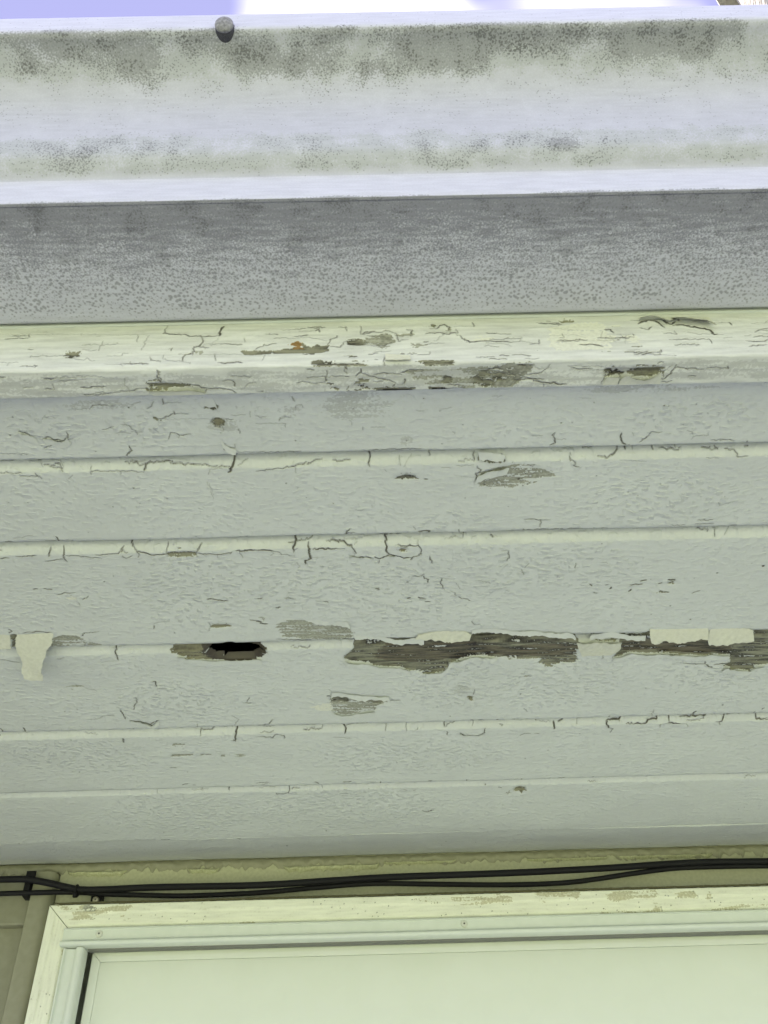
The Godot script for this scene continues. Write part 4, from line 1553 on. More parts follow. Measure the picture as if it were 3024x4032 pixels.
	[0.42, -218.8, 465.8, -213, 467.8, -205.7, 467.5],
	[0.42, -202.4, 459.6, -197.7, 463.7],
	[0.21, -206.7, 457.2, -206, 453.6],
	[0.74, -117.9, 457.7, -111.7, 456.9, -103.4, 454.8],
	[0.21, -127.5, 457.5, -124.2, 458.3],
	[0.16, -159.2, 430.1, -155.5, 432.4, -147.9, 432.4],
	[0.44, -160, 428.8, -160.8, 425],
	[0.22, -122.4, 420.2, -120.4, 424.8, -120.3, 430.4],
	[0.65, -91, 432.8, -86.8, 431.7],
	[0.54, -263.2, 427.9, -261.9, 425.1, -264.1, 423.3],
	[0.54, -254.8, 422.9, -245.1, 424.4, -233.4, 422.9],
	[0.44, -213.6, 418.3, -211, 422, -200.3, 423.1],
	[0.56, -199.2, 403.2, -193.9, 402, -187, 402.7, -177.8, 403.3, -162, 403.6],
	[0.67, -193.3, 402, -194.5, 394.1, -193.9, 386],
	[0.4, -166.1, 505.8, -163.6, 503.4, -159.1, 505.6],
	[0.3, -166.1, 510.5, -161.4, 508.8],
	[0.13, -100.8, 570.9, -99.1, 556.7],
	[1.11, -146, 567.1, -145.9, 567.1],
	[1.12, -127.5, 557.4, -127.4, 557.4],
	[1.13, -162, 551.3, -162, 551.3],
	[1.44, -183.5, 479.7, -183.4, 479.7],
	[0.81, -188.1, 495.3, -188, 495.3],
	[0.75, -212.7, 557.2, -212.6, 557.2],
	[0.74, -224.4, 556.9, -224.3, 556.9],
	[0.75, -144.9, 554.2, -144.8, 554.2],
	[0.77, -182.7, 528.4, -182.6, 528.4],
	[0.82, -156.7, 481.2, -156.6, 481.2],
	[0.82, -176.1, 485.5, -176, 485.5],
	[1.32, -146.8, 419.9, -146.7, 419.9],
	[1.37, -206.7, 520.6, -206.6, 520.6],
	[0.98, -115.3, 522, -115.2, 522],
	[0.79, -77.2, 519.7, -64.5, 518.2, -57.6, 518, -53.7, 517.1, -52.6, 512.5, -54.3, 509.5, -54.2, 504.8],
	[0.3, -52.5, 512.8, -44, 512.9, -41.5, 513.9],
	[0.2, -53.5, 507.1, -51.4, 508.6],
	[0.7, -78.5, 507.7, -70.5, 507.5, -67.6, 506.9],
	[0.3, -67.6, 506.9, -63.7, 505.2, -62.4, 502.8, -53.9, 501.7],
	[0.2, -69.5, 502.3, -67.7, 505.3],
	[0.8, -44.1, 511.4, -44.2, 502.9, -43.5, 499, -47.2, 495.9, -47.5, 492.8],
	[0.2, -43.4, 499.4, -38.9, 499.3],
	[0.2, -53.5, 494.6, -51.6, 492.1, -51.8, 488.9],
	[0.7, -41.4, 507.8, -34.4, 507.5, -25.8, 507.7],
	[0.3, -25.9, 506.6, -20.8, 507.2],
	[0.5, -32.6, 512.2, -22.1, 511.4, -16.2, 509.6, -14.3, 504.9, -14.1, 501.5],
	[0.2, -14.2, 509.6, -12.6, 511],
	[0.59, -23.8, 519.8, -19.3, 520.3, -17.1, 525.5],
	[0.6, -12, 515.9, -1, 516.7, 6, 516.4],
	[0.7, 5.9, 515.7, 6.4, 505.7, 7.9, 500.2],
	[0.81, 7.9, 500.2, 12.9, 499.2, 17, 496.7, 22.1, 497],
	[0.61, 7.9, 500.2, 1.7, 496.5, -1.3, 499],
	[0.41, 1.7, 496.5, 0.6, 491.8],
	[0.51, -14.6, 497.1, -9.5, 498.5, -2.4, 497],
	[0.2, -18.5, 500.4, -14.5, 498.7],
	[0.41, 15.5, 494.7, 16.5, 497.5],
	[0.5, 6, 516.4, 11.9, 517.7, 21.9, 517.4, 29.8, 518.3, 40.3, 517.9],
	[0.69, 26.8, 522, 33.7, 521.7, 35.8, 519.1],
	[0.2, 40.3, 517.9, 42.8, 516.3, 45.7, 518],
	[0.2, 24.2, 526.2, 25.3, 523.2],
	[0.4, 52.7, 523, 52.8, 519.6],
	[0.5, 13.9, 509.3, 15.9, 508.2, 27, 508.4, 29.1, 504.9, 29, 500.2, 23.1, 496.5, 22.1, 494.2],
	[0.2, 27, 511.1, 27.2, 508.4],
	[0.51, 34.8, 497.2, 35.4, 493.7, 37.1, 490.4],
	[0.42, 23.4, 476.3, 30.2, 476.8, 31.1, 479.3],
	[0.52, 31.2, 476.8, 32.3, 473.9, 34.9, 473.3, 34.5, 469.2],
	[0.42, 43.3, 473.8, 43, 468.8, 45.9, 461.9],
	[0.21, 43.3, 473.8, 48.6, 473.3],
	[0.21, 68.7, 470.9, 74, 469.3, 77.3, 467.5],
	[0.21, 49.7, 460.1, 53.5, 457.3, 54.2, 453.8],
	[0.21, 54.1, 468.4, 56.5, 462.4],
	[0.74, -1.4, 464.6, 0.8, 465],
	[0.53, -0.3, 462.9, 1.3, 463.1],
	[0.75, 20.4, 452.9, 22.6, 453.1],
	[0.54, 27.9, 453.1, 33.4, 451.1],
	[0.54, 32.9, 448.5, 36.6, 448.7],
	[0.54, 55.9, 452.9, 61.4, 450, 64.7, 448.7],
	[0.53, 19.8, 470.6, 21.3, 470.5],
	[0.41, 86, 501.3, 87.3, 498.1, 86.8, 491.8],
	[0.2, 81.9, 501.4, 85.9, 502.5],
	[0.53, -83.1, 456.6, -79.8, 457.4],
	[0.64, -71.2, 446.5, -68, 446.4],
	[0.42, -64.9, 456.8, -58.6, 455.7],
	[0.43, -37.5, 451.3, -34.3, 451.2],
	[0.76, -86.8, 431.7, -82.9, 427.9, -79.1, 427.4],
	[0.19, -13.1, 543.1, -7.3, 542.9],
	[0.2, 42.8, 518.1, 87.3, 520.3],
	[0.33, 67.2, 424.5, 68.8, 420.7, 73, 420],
	[0.74, -53.8, 568.3, -53.7, 568.3],
	[0.75, -47.1, 564.5, -47, 564.5],
	[0.95, -26.2, 549.7, -26.2, 549.7],
	[0.76, -42.5, 555.8, -42.4, 555.8],
	[0.78, -11.4, 536.5, -11.3, 536.5],
	[0.77, 7.6, 540.5, 7.7, 540.5],
	[0.96, 55.4, 551.1, 55.5, 551.1],
	[0.76, 70.5, 559.9, 70.6, 559.9],
	[0.83, -39.1, 474.5, -39, 474.5],
	[0.77, 82.9, 543.2, 83, 543.2],
	[0.4, 87.2, 520.6, 105.1, 520.7, 132.9, 520.5, 148.8, 520.7],
	[0.5, 155.1, 519, 159.1, 518.8],
	[0.6, 174.2, 518.3, 179.6, 518.8],
	[0.5, 189.3, 520, 199.8, 519.6, 204.9, 519.4],
	[0.6, 195.2, 517.8, 198, 518.9],
	[0.4, 205, 523.1, 217, 522.7],
	[0.4, 205.3, 526.1, 215.1, 526.5],
	[0.4, 215.7, 520.1, 224.6, 520.2],
	[0.39, 94.2, 530.7, 101, 530.9, 104.6, 529.6, 105, 523],
	[0.2, 105.1, 529.6, 110.9, 530.1],
	[0.2, 214.6, 542.3, 216.3, 539.4, 224.7, 542.6],
	[0.86, 173.9, 462.5, 182.5, 462.3],
	[0.86, 180.2, 466, 184.2, 466.8],
	[0.96, 199.1, 466.6, 203.9, 466.7],
	[0.75, 193.1, 462.6, 195.5, 463.7],
	[0.76, 199.4, 452.9, 202.6, 452.7],
	[0.75, 160.3, 457.9, 160.9, 460.4],
	[0.54, 156.7, 463.1, 158.4, 463.1],
	[0.76, 174.2, 454.7, 176, 456.9],
	[0.64, 145.9, 464.4, 147.3, 462.1],
	[0.44, 219.1, 451.2, 223.9, 454],
	[0.21, 96.9, 482.1, 99.1, 476.2],
	[0.21, 98.9, 483.6, 101, 488.4],
	[0.21, 121.8, 474.6, 123.2, 472],
	[0.31, 132.8, 487.2, 133.7, 482.3],
	[0.2, 227.2, 510.4, 230.2, 514.1],
	[0.3, 189.3, 522.2, 198.3, 521.9],
	[0.43, 150.1, 454.8, 152.5, 453],
	[0.4, 124.4, 517.4, 132.3, 518],
	[1.92, 231.3, 473, 231.4, 473],
	[2.97, 260.8, 479.5, 260.9, 479.5],
	[1.8, 225, 420.9, 225.2, 420.9],
	[1.33, 206.7, 437.4, 206.8, 437.4],
	[0.96, 156, 554.2, 156.1, 554.2],
	[0.77, 162.6, 550.3, 162.7, 550.3],
	[0.94, 134.2, 568.1, 134.3, 568.1],
	[1.07, 186.9, 468.2, 187, 468.2],
	[0.86, 216.8, 468.1, 216.9, 468.1],
	[0.89, 195.2, 428, 195.3, 428],
	[2.26, 87.2, 567, 87.3, 567],
	[1.51, 92.9, 562.2, 93, 562.2],
	[1.14, 90.2, 561.2, 90.3, 561.2],
	[0.84, 252.5, 482.8, 252.6, 482.7],
	[1.02, 147.2, 506.4, 147.3, 506.4],
	[0.76, 175, 560.1, 175.1, 560.1],
	[0.45, -110.1, 403.7, -94.2, 405],
	[0.59, -174.5, 355.5, -172.6, 356.1, -173.2, 348.5],
	[0.24, -172.8, 345.2, -165.6, 345.5],
	[0.24, -228.2, 348.8, -219.8, 344],
	[0.25, -237, 302.1, -227.8, 304, -223.9, 307.4, -214.6, 307.4],
	[0.61, -208.4, 316.1, -206.9, 309, -206.5, 301.8],
	[0.74, -203.9, 299.2, -196.7, 297.7, -190, 293.7, -187.5, 289.9],
	[0.62, -190.2, 292.5, -180.3, 298.1],
	[0.48, -191.9, 333.8, -192.1, 326.9, -195.6, 321.3, -197.4, 315.6],
	[0.62, -310.4, 292.3, -310.4, 286.1],
	[0.74, -292.3, 292.6, -292.3, 285.2, -290.8, 283.8],
	[0.63, -214.6, 272.4, -216.4, 265.3],
	[0.51, -161.7, 281.9, -151.6, 281.4],
	[0.38, -150.4, 290.5, -150.9, 285.6],
	[0.38, -150.3, 273, -149.6, 278, -140, 277.5, -137.7, 280.7, -124.7, 282.5],
	[0.89, -118.8, 284, -120.2, 275.3, -122.7, 262.6],
	[0.25, -120.8, 302.4, -116, 296.1, -120.3, 286.5],
	[0.67, -185.6, 218.7, -179.6, 218.4],
	[0.61, -107.3, 321.8, -102.5, 320.9],
	[0.37, -106, 322.9, -103.7, 329.6],
	[0.34, -281.2, 389.2, -274.7, 387.9, -267.4, 385.6],
	[0.34, -238.8, 389.8, -233, 390.2],
	[0.17, -209.3, 384, -196.4, 385.1],
	[1.7, -252.2, 315.7, -252.1, 315.6],
	[1.45, -241.6, 318.9, -241.4, 318.9],
	[1.2, -155.4, 338.8, -155.2, 338.8],
	[1.5, -203.4, 286.4, -203.3, 286.4],
	[1.27, -258.4, 271.6, -258.3, 271.6],
	[1.08, -171.3, 210.9, -171.2, 210.9],
	[1.33, -265.1, 215.9, -264.9, 215.9],
	[3.09, -123.7, 265.2, -123.5, 265.2],
	[0.73, -42, 329, -38.4, 327.7],
	[0.49, 8, 319.8, 16, 319.4],
	[0.18, -39.7, 337.9, -38.3, 330],
	[0.37, 73.7, 324.7, 74.5, 332.6],
	[0.51, -102.9, 284.4, -92.4, 287.6, -88.6, 294.8],
	[0.25, -64.7, 285.5, -53.9, 285.7],
	[0.76, -32.2, 285.9, -31.2, 279.6, -29.4, 275.8, -30.3, 269.5],
	[0.64, -22.7, 285.4, -12.5, 285.4],
	[0.26, -29.4, 277, -16.5, 280.1],
	[0.26, -0.4, 283.1, 1.5, 284.7],
	[0.26, 4, 279.1, 3.9, 272.9],
	[0.26, 21.3, 279.5, 21.4, 272],
	[0.26, 31, 275.3, 28.4, 272.9],
	[0.64, 51.9, 284.2, 53.5, 275.4],
	[0.52, 55, 270.3, 55.9, 263.9],
	[0.26, 53.5, 275.4, 61.7, 278.8, 61.5, 282.5],
	[0.52, 66.1, 267.2, 70.2, 263.2, 82.1, 261.3, 86.9, 267.4, 87.1, 273.8],
	[0.26, 76, 275.6, 78.1, 282.9],
	[0.51, 74.1, 286.1, 85.6, 285.5],
	[0.77, 92.1, 284.2, 97.1, 286.2],
	[0.26, 97.8, 284.4, 108.5, 285.1],
	[0.64, 105.2, 280.4, 109, 279.4],
	[0.51, -104.6, 269.4, -93.1, 268.3, -91.3, 266.2, -87.6, 271.6, -81.3, 269.5, -81.1, 264.4],
	[0.26, -40.3, 264.9, -24.8, 262.8],
	[0.56, -74.8, 408.4, -58.1, 406.4, -44.7, 404.8, -26.6, 405.1, -17.5, 406.6, 26.5, 404.7],
	[0.55, -86.9, 431.2, -83.4, 428.3],
	[1.78, 57, 293.8, 57.1, 293.8],
	[2.62, 84.7, 261.9, 84.8, 261.9],
	[1.46, 23.3, 334.5, 23.4, 334.5],
	[1.53, -55, 282.1, -54.9, 282.1],
	[0.95, 7.6, 360.2, 7.7, 360.2],
	[0.92, -51.5, 387.3, -51.4, 387.3],
	[0.98, -52.4, 318.7, -52.3, 318.7],
	[1.35, -88.6, 217.7, -88.5, 217.7],
	[1.36, 74.5, 220.8, 74.7, 220.8],
	[1.09, 101.3, 216, 101.4, 216],
	[1.37, -97.2, 198.8, -97, 198.8],
	[0.8, 157.6, 406, 158.6, 403.1, 166, 403.3],
	[0.6, 233.4, 361.4, 250.2, 360.6, 250, 363.8],
	[0.72, 251.1, 359.5, 257, 355],
	[0.72, 257.8, 358.8, 265.8, 360.4, 270.7, 359.7],
	[0.51, 108.5, 285.9, 125.1, 285.1],
	[0.77, 127.8, 284.2, 129.8, 277.9],
	[1.17, 144.1, 276.7, 145.6, 269.6],
	[0.65, 147.9, 276.5, 151.6, 278.1, 150.2, 283.8],
	[1.03, 159.1, 284.6, 166.6, 285.2],
	[0.52, 151.3, 280.6, 164.2, 279.9, 178, 282.5],
	[0.26, 164.2, 279.9, 164.3, 275],
	[0.91, 187.9, 276.3, 199.4, 277, 202.7, 280.5, 206.9, 282.1],
	[0.91, 188.6, 276.3, 190.8, 268.6],
	[0.52, 191.8, 268.6, 195.3, 267.1, 193.8, 260.8],
	[0.78, 205.1, 274.2, 220.7, 273.9, 222.8, 276.3, 230.5, 276.7, 231.5, 280.8, 240.6, 280.4, 241.8, 274.9],
	[0.79, 240.1, 273.7, 250.8, 272.4],
	[0.26, 234.5, 266.4, 233.8, 272.8, 256, 272.2, 258.6, 266.5],
	[0.65, 249.6, 277.5, 271.5, 277.9, 272.7, 280.8, 276, 280.7],
	[0.66, 280.5, 273, 285.4, 274, 287.4, 278.9, 302.1, 279.4, 312.8, 280.1, 314.9, 275, 324, 274.6],
	[0.39, 283.7, 272.8, 284.9, 268.2],
	[0.78, 258.8, 282.7, 258.3, 287.6, 260, 291.2],
	[0.52, 308.2, 282.8, 309.1, 288.8],
	[0.65, 314.1, 291.5, 315.3, 293.9],
	[0.26, 221, 291.9, 224.6, 292.9],
	[0.26, 223.5, 295.4, 224.2, 285.6],
	[0.53, 117.4, 259.5, 120.9, 263.2, 126.2, 262.9],
	[0.52, 129.5, 262.7, 133.5, 262],
	[0.65, 187.8, 285, 188.9, 287.3],
	[0.25, 116.3, 302.9, 120, 298],
	[0.52, 319.3, 282.2, 321.9, 281.6],
	[0.35, 168.2, 378.8, 169.6, 373.6, 168.9, 371.1],
	[0.24, 177.7, 371.2, 177.7, 374.2],
	[2.56, 279.4, 299.9, 279.6, 299.9],
	[1.73, 111.8, 323.6, 111.9, 323.6],
	[1.91, 126, 219.7, 126.1, 219.7],
	[1.35, 205.9, 240, 206, 240],
	[1.24, 210.7, 328.6, 210.8, 328.6],
	[1, 236.2, 321.3, 236.3, 321.3],
	[0.99, 130.2, 327.8, 130.3, 327.8],
	[1.58, 168.1, 260, 168.2, 260],
	[1.08, 144.3, 233, 144.5, 233],
	[0.55, -338.9, 176.7, -338.2, 172.1],
	[0.55, -307.7, 180.4, -309.8, 172.7],
	[0.69, -253.9, 181, -256, 172.1],
	[0.55, -208.9, 174, -204.6, 178.3],
	[0.55, -180.2, 185.9, -175, 188.6],
	[0.69, -139.7, 177.6, -139.9, 170.1],
	[0.28, -163.7, 176, -164.6, 169.9],
	[0.83, -119.8, 180.1, -114.4, 179.8],
	[0.28, -166.5, 180.6, -164.9, 177.5],
	[0.45, -220.7, 71.4, -211.6, 70.9],
	[1.21, -145.3, 70, -141.3, 69],
	[0.45, -362.5, 68.4, -359.5, 71.8],
	[0.55, -170.6, 185.4, -167.9, 185.2],
	[0.41, -231.6, 179.2, -216.4, 178.3],
	[1.33, -265.3, 215.2, -265.1, 215.2],
	[1.35, -171.4, 210.2, -171.3, 210.2],
	[1.51, -293.8, 62.2, -293.6, 62.2],
	[1.14, -217.8, 138.4, -217.6, 138.4],
	[1.79, -214.5, 88.8, -214.3, 88.8],
	[2.13, -143.4, 67.3, -143.2, 67.3],
	[0.55, -113.7, 185.8, -102.4, 187.5],
	[0.28, -109.9, 182, -102.6, 186],
	[0.97, -60.8, 185.8, -56.8, 183.2],
	[0.84, -35.2, 183.8, -27.5, 184.9],
	[0.28, -54.9, 180.4, -54.8, 169.9],
	[0.42, -26.9, 180.4, -27.1, 174.4],
	[0.84, -1.7, 183.4, -1.4, 172.9],
	[0.28, -10.8, 183, -5.9, 183.7],
	[0.56, -84.6, 176.1, -86.1, 164, -97.1, 162.4, -98.3, 164.7],
	[0.28, -78.1, 178.7, -72.4, 179.9],
	[0.56, 76.2, 183, 76.6, 176.1],
	[0.43, 19.4, 163.2, 22.9, 162.4],
	[0.71, 107.4, 165.4, 109.7, 163.1],
	[0.74, 37.3, 121.9, 42.5, 119.3, 48.3, 122.9],
	[0.57, 28.6, 162.7, 30.8, 162.6],
	[0.7, 41.7, 181.9, 45.2, 181.7],
	[2.12, -56.1, 81.6, -55.9, 81.5],
	[2.05, -30.3, 124.9, -30.1, 124.8],
	[1.13, -12.5, 168.1, -12.3, 168.1],
	[1.15, -17.8, 152.3, -17.7, 152.3],
	[3.73, -98.1, 42.4, -98, 42.4],
	[1.9, 59.7, 30.5, 59.8, 30.5],
	[1.19, 52.3, 112, 52.4, 112],
	[1.99, 94.6, 169.1, 94.8, 169.1],
	[1.57, 63.5, 41.5, 63.7, 41.5],
	[1.9, 94.1, 36.6, 94.3, 36.6],
	[0.56, 126.9, 182.3, 127.9, 177.2],
	[0.57, 160.1, 180.8, 165.6, 181.1],
	[0.43, 143.7, 176.9, 147.8, 177.3, 147.4, 181.2],
	[0.57, 191.5, 181.7, 192.6, 177.8],
	[0.43, 330.5, 180.9, 332.1, 176.1],
	[0.57, 340.4, 181, 341.9, 176.5],
	[0.28, 123.4, 182.5, 119.5, 179.7],
	[1.45, 191, 155.5, 191.1, 155.4],
	[1.52, 343.9, 106.3, 344, 106.2],
	[1.52, 348.9, 109.9, 349, 109.9],
	[1.95, 276, 19.7, 276.2, 19.7],
	[1.61, 263.2, 30.8, 263.3, 30.8],
	[1.27, 213.3, 40.3, 213.4, 40.3],
	[1.24, 349.8, 84.2, 349.9, 84.2],
	[1.27, 283, 49.9, 283.1, 49.9],
	[1.41, 253.9, 189.2, 254, 189.2],
	[1.94, 149.4, 11.3, 149.5, 11.3],
]
const SOFFIT_PEELS := [
	[1, -95.7, 631.5, -91.5, 630.8, -87.5, 631.9, -86.6, 629, -89.4, 627.4, -92.5, 629.8],
	[1, -123.9, 624.4, -121.1, 623.2, -120.9, 620.9, -123.1, 621.9],
	[2, -90.3, 621.1, -87.6, 622.2, -84.8, 620.4, -85.2, 617.5, -87.6, 615.8, -90.1, 616.5],
	[1, 61.4, 584.4, 69.6, 584.8, 77, 584.5, 74.5, 581.4, 69, 581, 64.3, 582.4],
	[1, 10.1, 570.1, 14.8, 571.3, 17.6, 573.3, 26.9, 572, 25, 570, 17.6, 568.6, 12, 568.8],
	[3, 61.3, 570.8, 67.6, 574.6, 81.9, 579.3, 94.8, 579.1, 109, 569.6, 92.6, 564.8, 83.7, 559.4, 68.6, 559.9, 61.8, 564.2],
	[1, -136.7, 507.4, -126.5, 508.1, -118.1, 507.8, -117.7, 505.3, -127.1, 504.9, -136, 505.7],
	[2, -120.2, 427.6, -107.1, 426.7, -104, 425.4, -111.9, 423.5, -119.5, 424.4],
	[1, -262.5, 421.3, -259.7, 421.2, -262.8, 408.9, -262, 404, -266.7, 407.1],
	[3, -234.6, 416.3, -227.5, 419.9, -217.7, 419.4, -213.1, 415.4, -212.1, 410.6, -205.7, 409.3, -201.9, 406.3, -213.3, 405.8, -243.6, 405.7, -240.8, 411.8],
	[5, -212.2, 462.6, -206.8, 463.2, -207.3, 460.3, -211.7, 460.5],
	[3, -85.2, 431.7, -83, 437.1, -80.1, 433.3, -81.8, 427.8],
	[2, 14.4, 503.9, 16.5, 506.1, 19.5, 504.9, 18, 502.2],
	[2, 199, 462.4, 204.9, 464.7, 205.2, 460.9, 200.4, 460.6],
	[1, 194.9, 453.6, 197.7, 455.5, 198.8, 452],
	[2, -155.1, 394.8, -143.2, 401.2, -127.3, 401.5, -101.8, 397.5, -87.4, 394.5, -85.1, 391.8, -88.7, 382.4, -122.1, 382.3, -141.3, 385.1, -149.6, 390.6],
	[6, -128, 393.2, -123.3, 398.4, -115, 401, -109, 403.3, -105, 399.6, -97.3, 397.3, -90.7, 396, -85.5, 391.8, -92.1, 384, -100.1, 382.9, -110.5, 383, -121.6, 385.9, -127.4, 389.6],
	[1, -17.5, 405.6, -1.7, 405.9, 10.7, 399.6, 17.5, 397.3, 25.4, 399.9, 33.4, 398.6, 42.5, 398.2, 44.7, 401.1, 52.6, 402.7, 58.4, 400.5, 67.2, 405.9, 68.1, 409.8, 79.3, 410.2, 89.5, 408.9, 97.5, 406.6, 114.6, 405.5, 127.3, 403.4, 141.3, 400.9, 145.6, 398.7, 149.7, 389.7, 149.3, 384.7, 146.9, 376.6, 149.6, 374.4, 149.4, 367.2, 137.8, 365.6, 129.8, 363.9, 122.3, 367.3, 122.9, 372.5, 112.1, 375.1, 100.3, 375.6, 88.7, 377.1, 75.7, 379.7, 67.6, 378, 53.9, 372.4, 51.9, 364.2, 47.4, 358, 35.5, 356.4, 23.6, 361.2, 16.5, 365.7, -2.3, 368.7, -6.9, 372, -23.2, 375.8, -26.5, 380.1, -22.8, 386, -18.6, 391.9],
	[7, 7.2, 393.8, 23.3, 392.1, 46.1, 393.1, 69.1, 393.1, 80.8, 388.6, 99.3, 386.8, 112.9, 389.2, 137.1, 389.2, 147.6, 388.7, 149.3, 376.5, 123.6, 376.6, 100.1, 378.7, 75.5, 381.8, 67.6, 379.1, 52.6, 376.6, 35.2, 371.2, 11.8, 374.3, -2.2, 377, 0.3, 385],
	[3, -73.7, 426, -65, 431.2, -53, 430.7, -43.4, 425.7, -25.8, 423.1, -20.4, 421, -18, 407.6, -26.5, 406, -44.6, 405.8, -69.1, 408.8, -71.7, 417.5],
	[1, 155.4, 398.3, 171, 400.6, 185.3, 397.1, 196.8, 396.6, 205.3, 394.2, 224.6, 395.4, 243.4, 393.6, 268.5, 394.5, 278.1, 393.1, 280.2, 401.8, 286.7, 402.5, 291.5, 402.3, 304.8, 357.2, 299.6, 358.4, 290.9, 355.6, 287.9, 349.3, 280.3, 350.8, 265.5, 356.8, 270.4, 360.8, 267, 371.4, 252.8, 374.1, 239.1, 372.6, 224.4, 375.3, 205.3, 377.2, 188.6, 378.9, 182.5, 374, 177.9, 373.2, 181.2, 381.3, 180.9, 389.3, 178.7, 395.4],
	[7, 181.9, 390.3, 202.4, 391.4, 237.6, 388.9, 261.8, 384.9, 266.3, 376.6, 238.4, 375.7, 210.5, 380, 185.9, 381.1],
	[3, -39.1, 325.5, -37.1, 328.8, -27.4, 327.2, -12.9, 320.8, -3, 322.6, 9.3, 320.9, 3.1, 316.5, -1.9, 312.1, -4.5, 305.1, -14.6, 303.2, -23.5, 300.1, -31, 299.2, -35.9, 301.9, -39.4, 306.8, -40.9, 314],
	[1, -37.8, 327.7, -27.5, 326, -26.5, 319.1, -32.6, 319.4, -38.7, 321.5],
	[1, -14.1, 320.8, -3, 321.9, 6.8, 319.8, -0.7, 316, -8, 318.2],
	[5, -56.6, 311.2, -50.1, 315.6, -40.3, 315.1, -40.1, 306.9, -48.2, 306.1],
	[3, -242.3, 349.5, -235.3, 353.6, -227.6, 351, -230.8, 347.7, -237.9, 348],
	[3, -175.5, 261.2, -165.1, 261.4, -165.6, 258.3, -175.9, 258.6],
	[3, -180.1, 242.3, -161.6, 242.2, -162.1, 239, -180.5, 239.7],
	[3, -155.1, 241.8, -145.8, 242.2, -146.2, 239, -155.5, 239.2],
	[3, -138.3, 239.1, -134.2, 239.7, -134.6, 236.5, -138.6, 236.4],
	[3, -125.1, 238.7, -118.4, 239.1, -118.7, 235.9, -125.4, 236],
	[2, 69.5, 322.6, 73.9, 321.3, 73.7, 315.5, 70.4, 317.5],
	[1, 197.4, 396.5, 197.1, 408.2, 200.2, 409.6, 198.2, 407.2, 200.7, 396],
	[3, 111.1, 349.7, 115.8, 350.6, 118.5, 347.9, 115, 346.3],
	[3, 114.2, 152.6, 117.4, 157.1, 120.5, 152.3, 118, 150.2],
	[2, 121.4, 158.4, 125.1, 164.4, 132.4, 162.4, 131.7, 155.7, 130, 150.8, 125.3, 155.1],
]
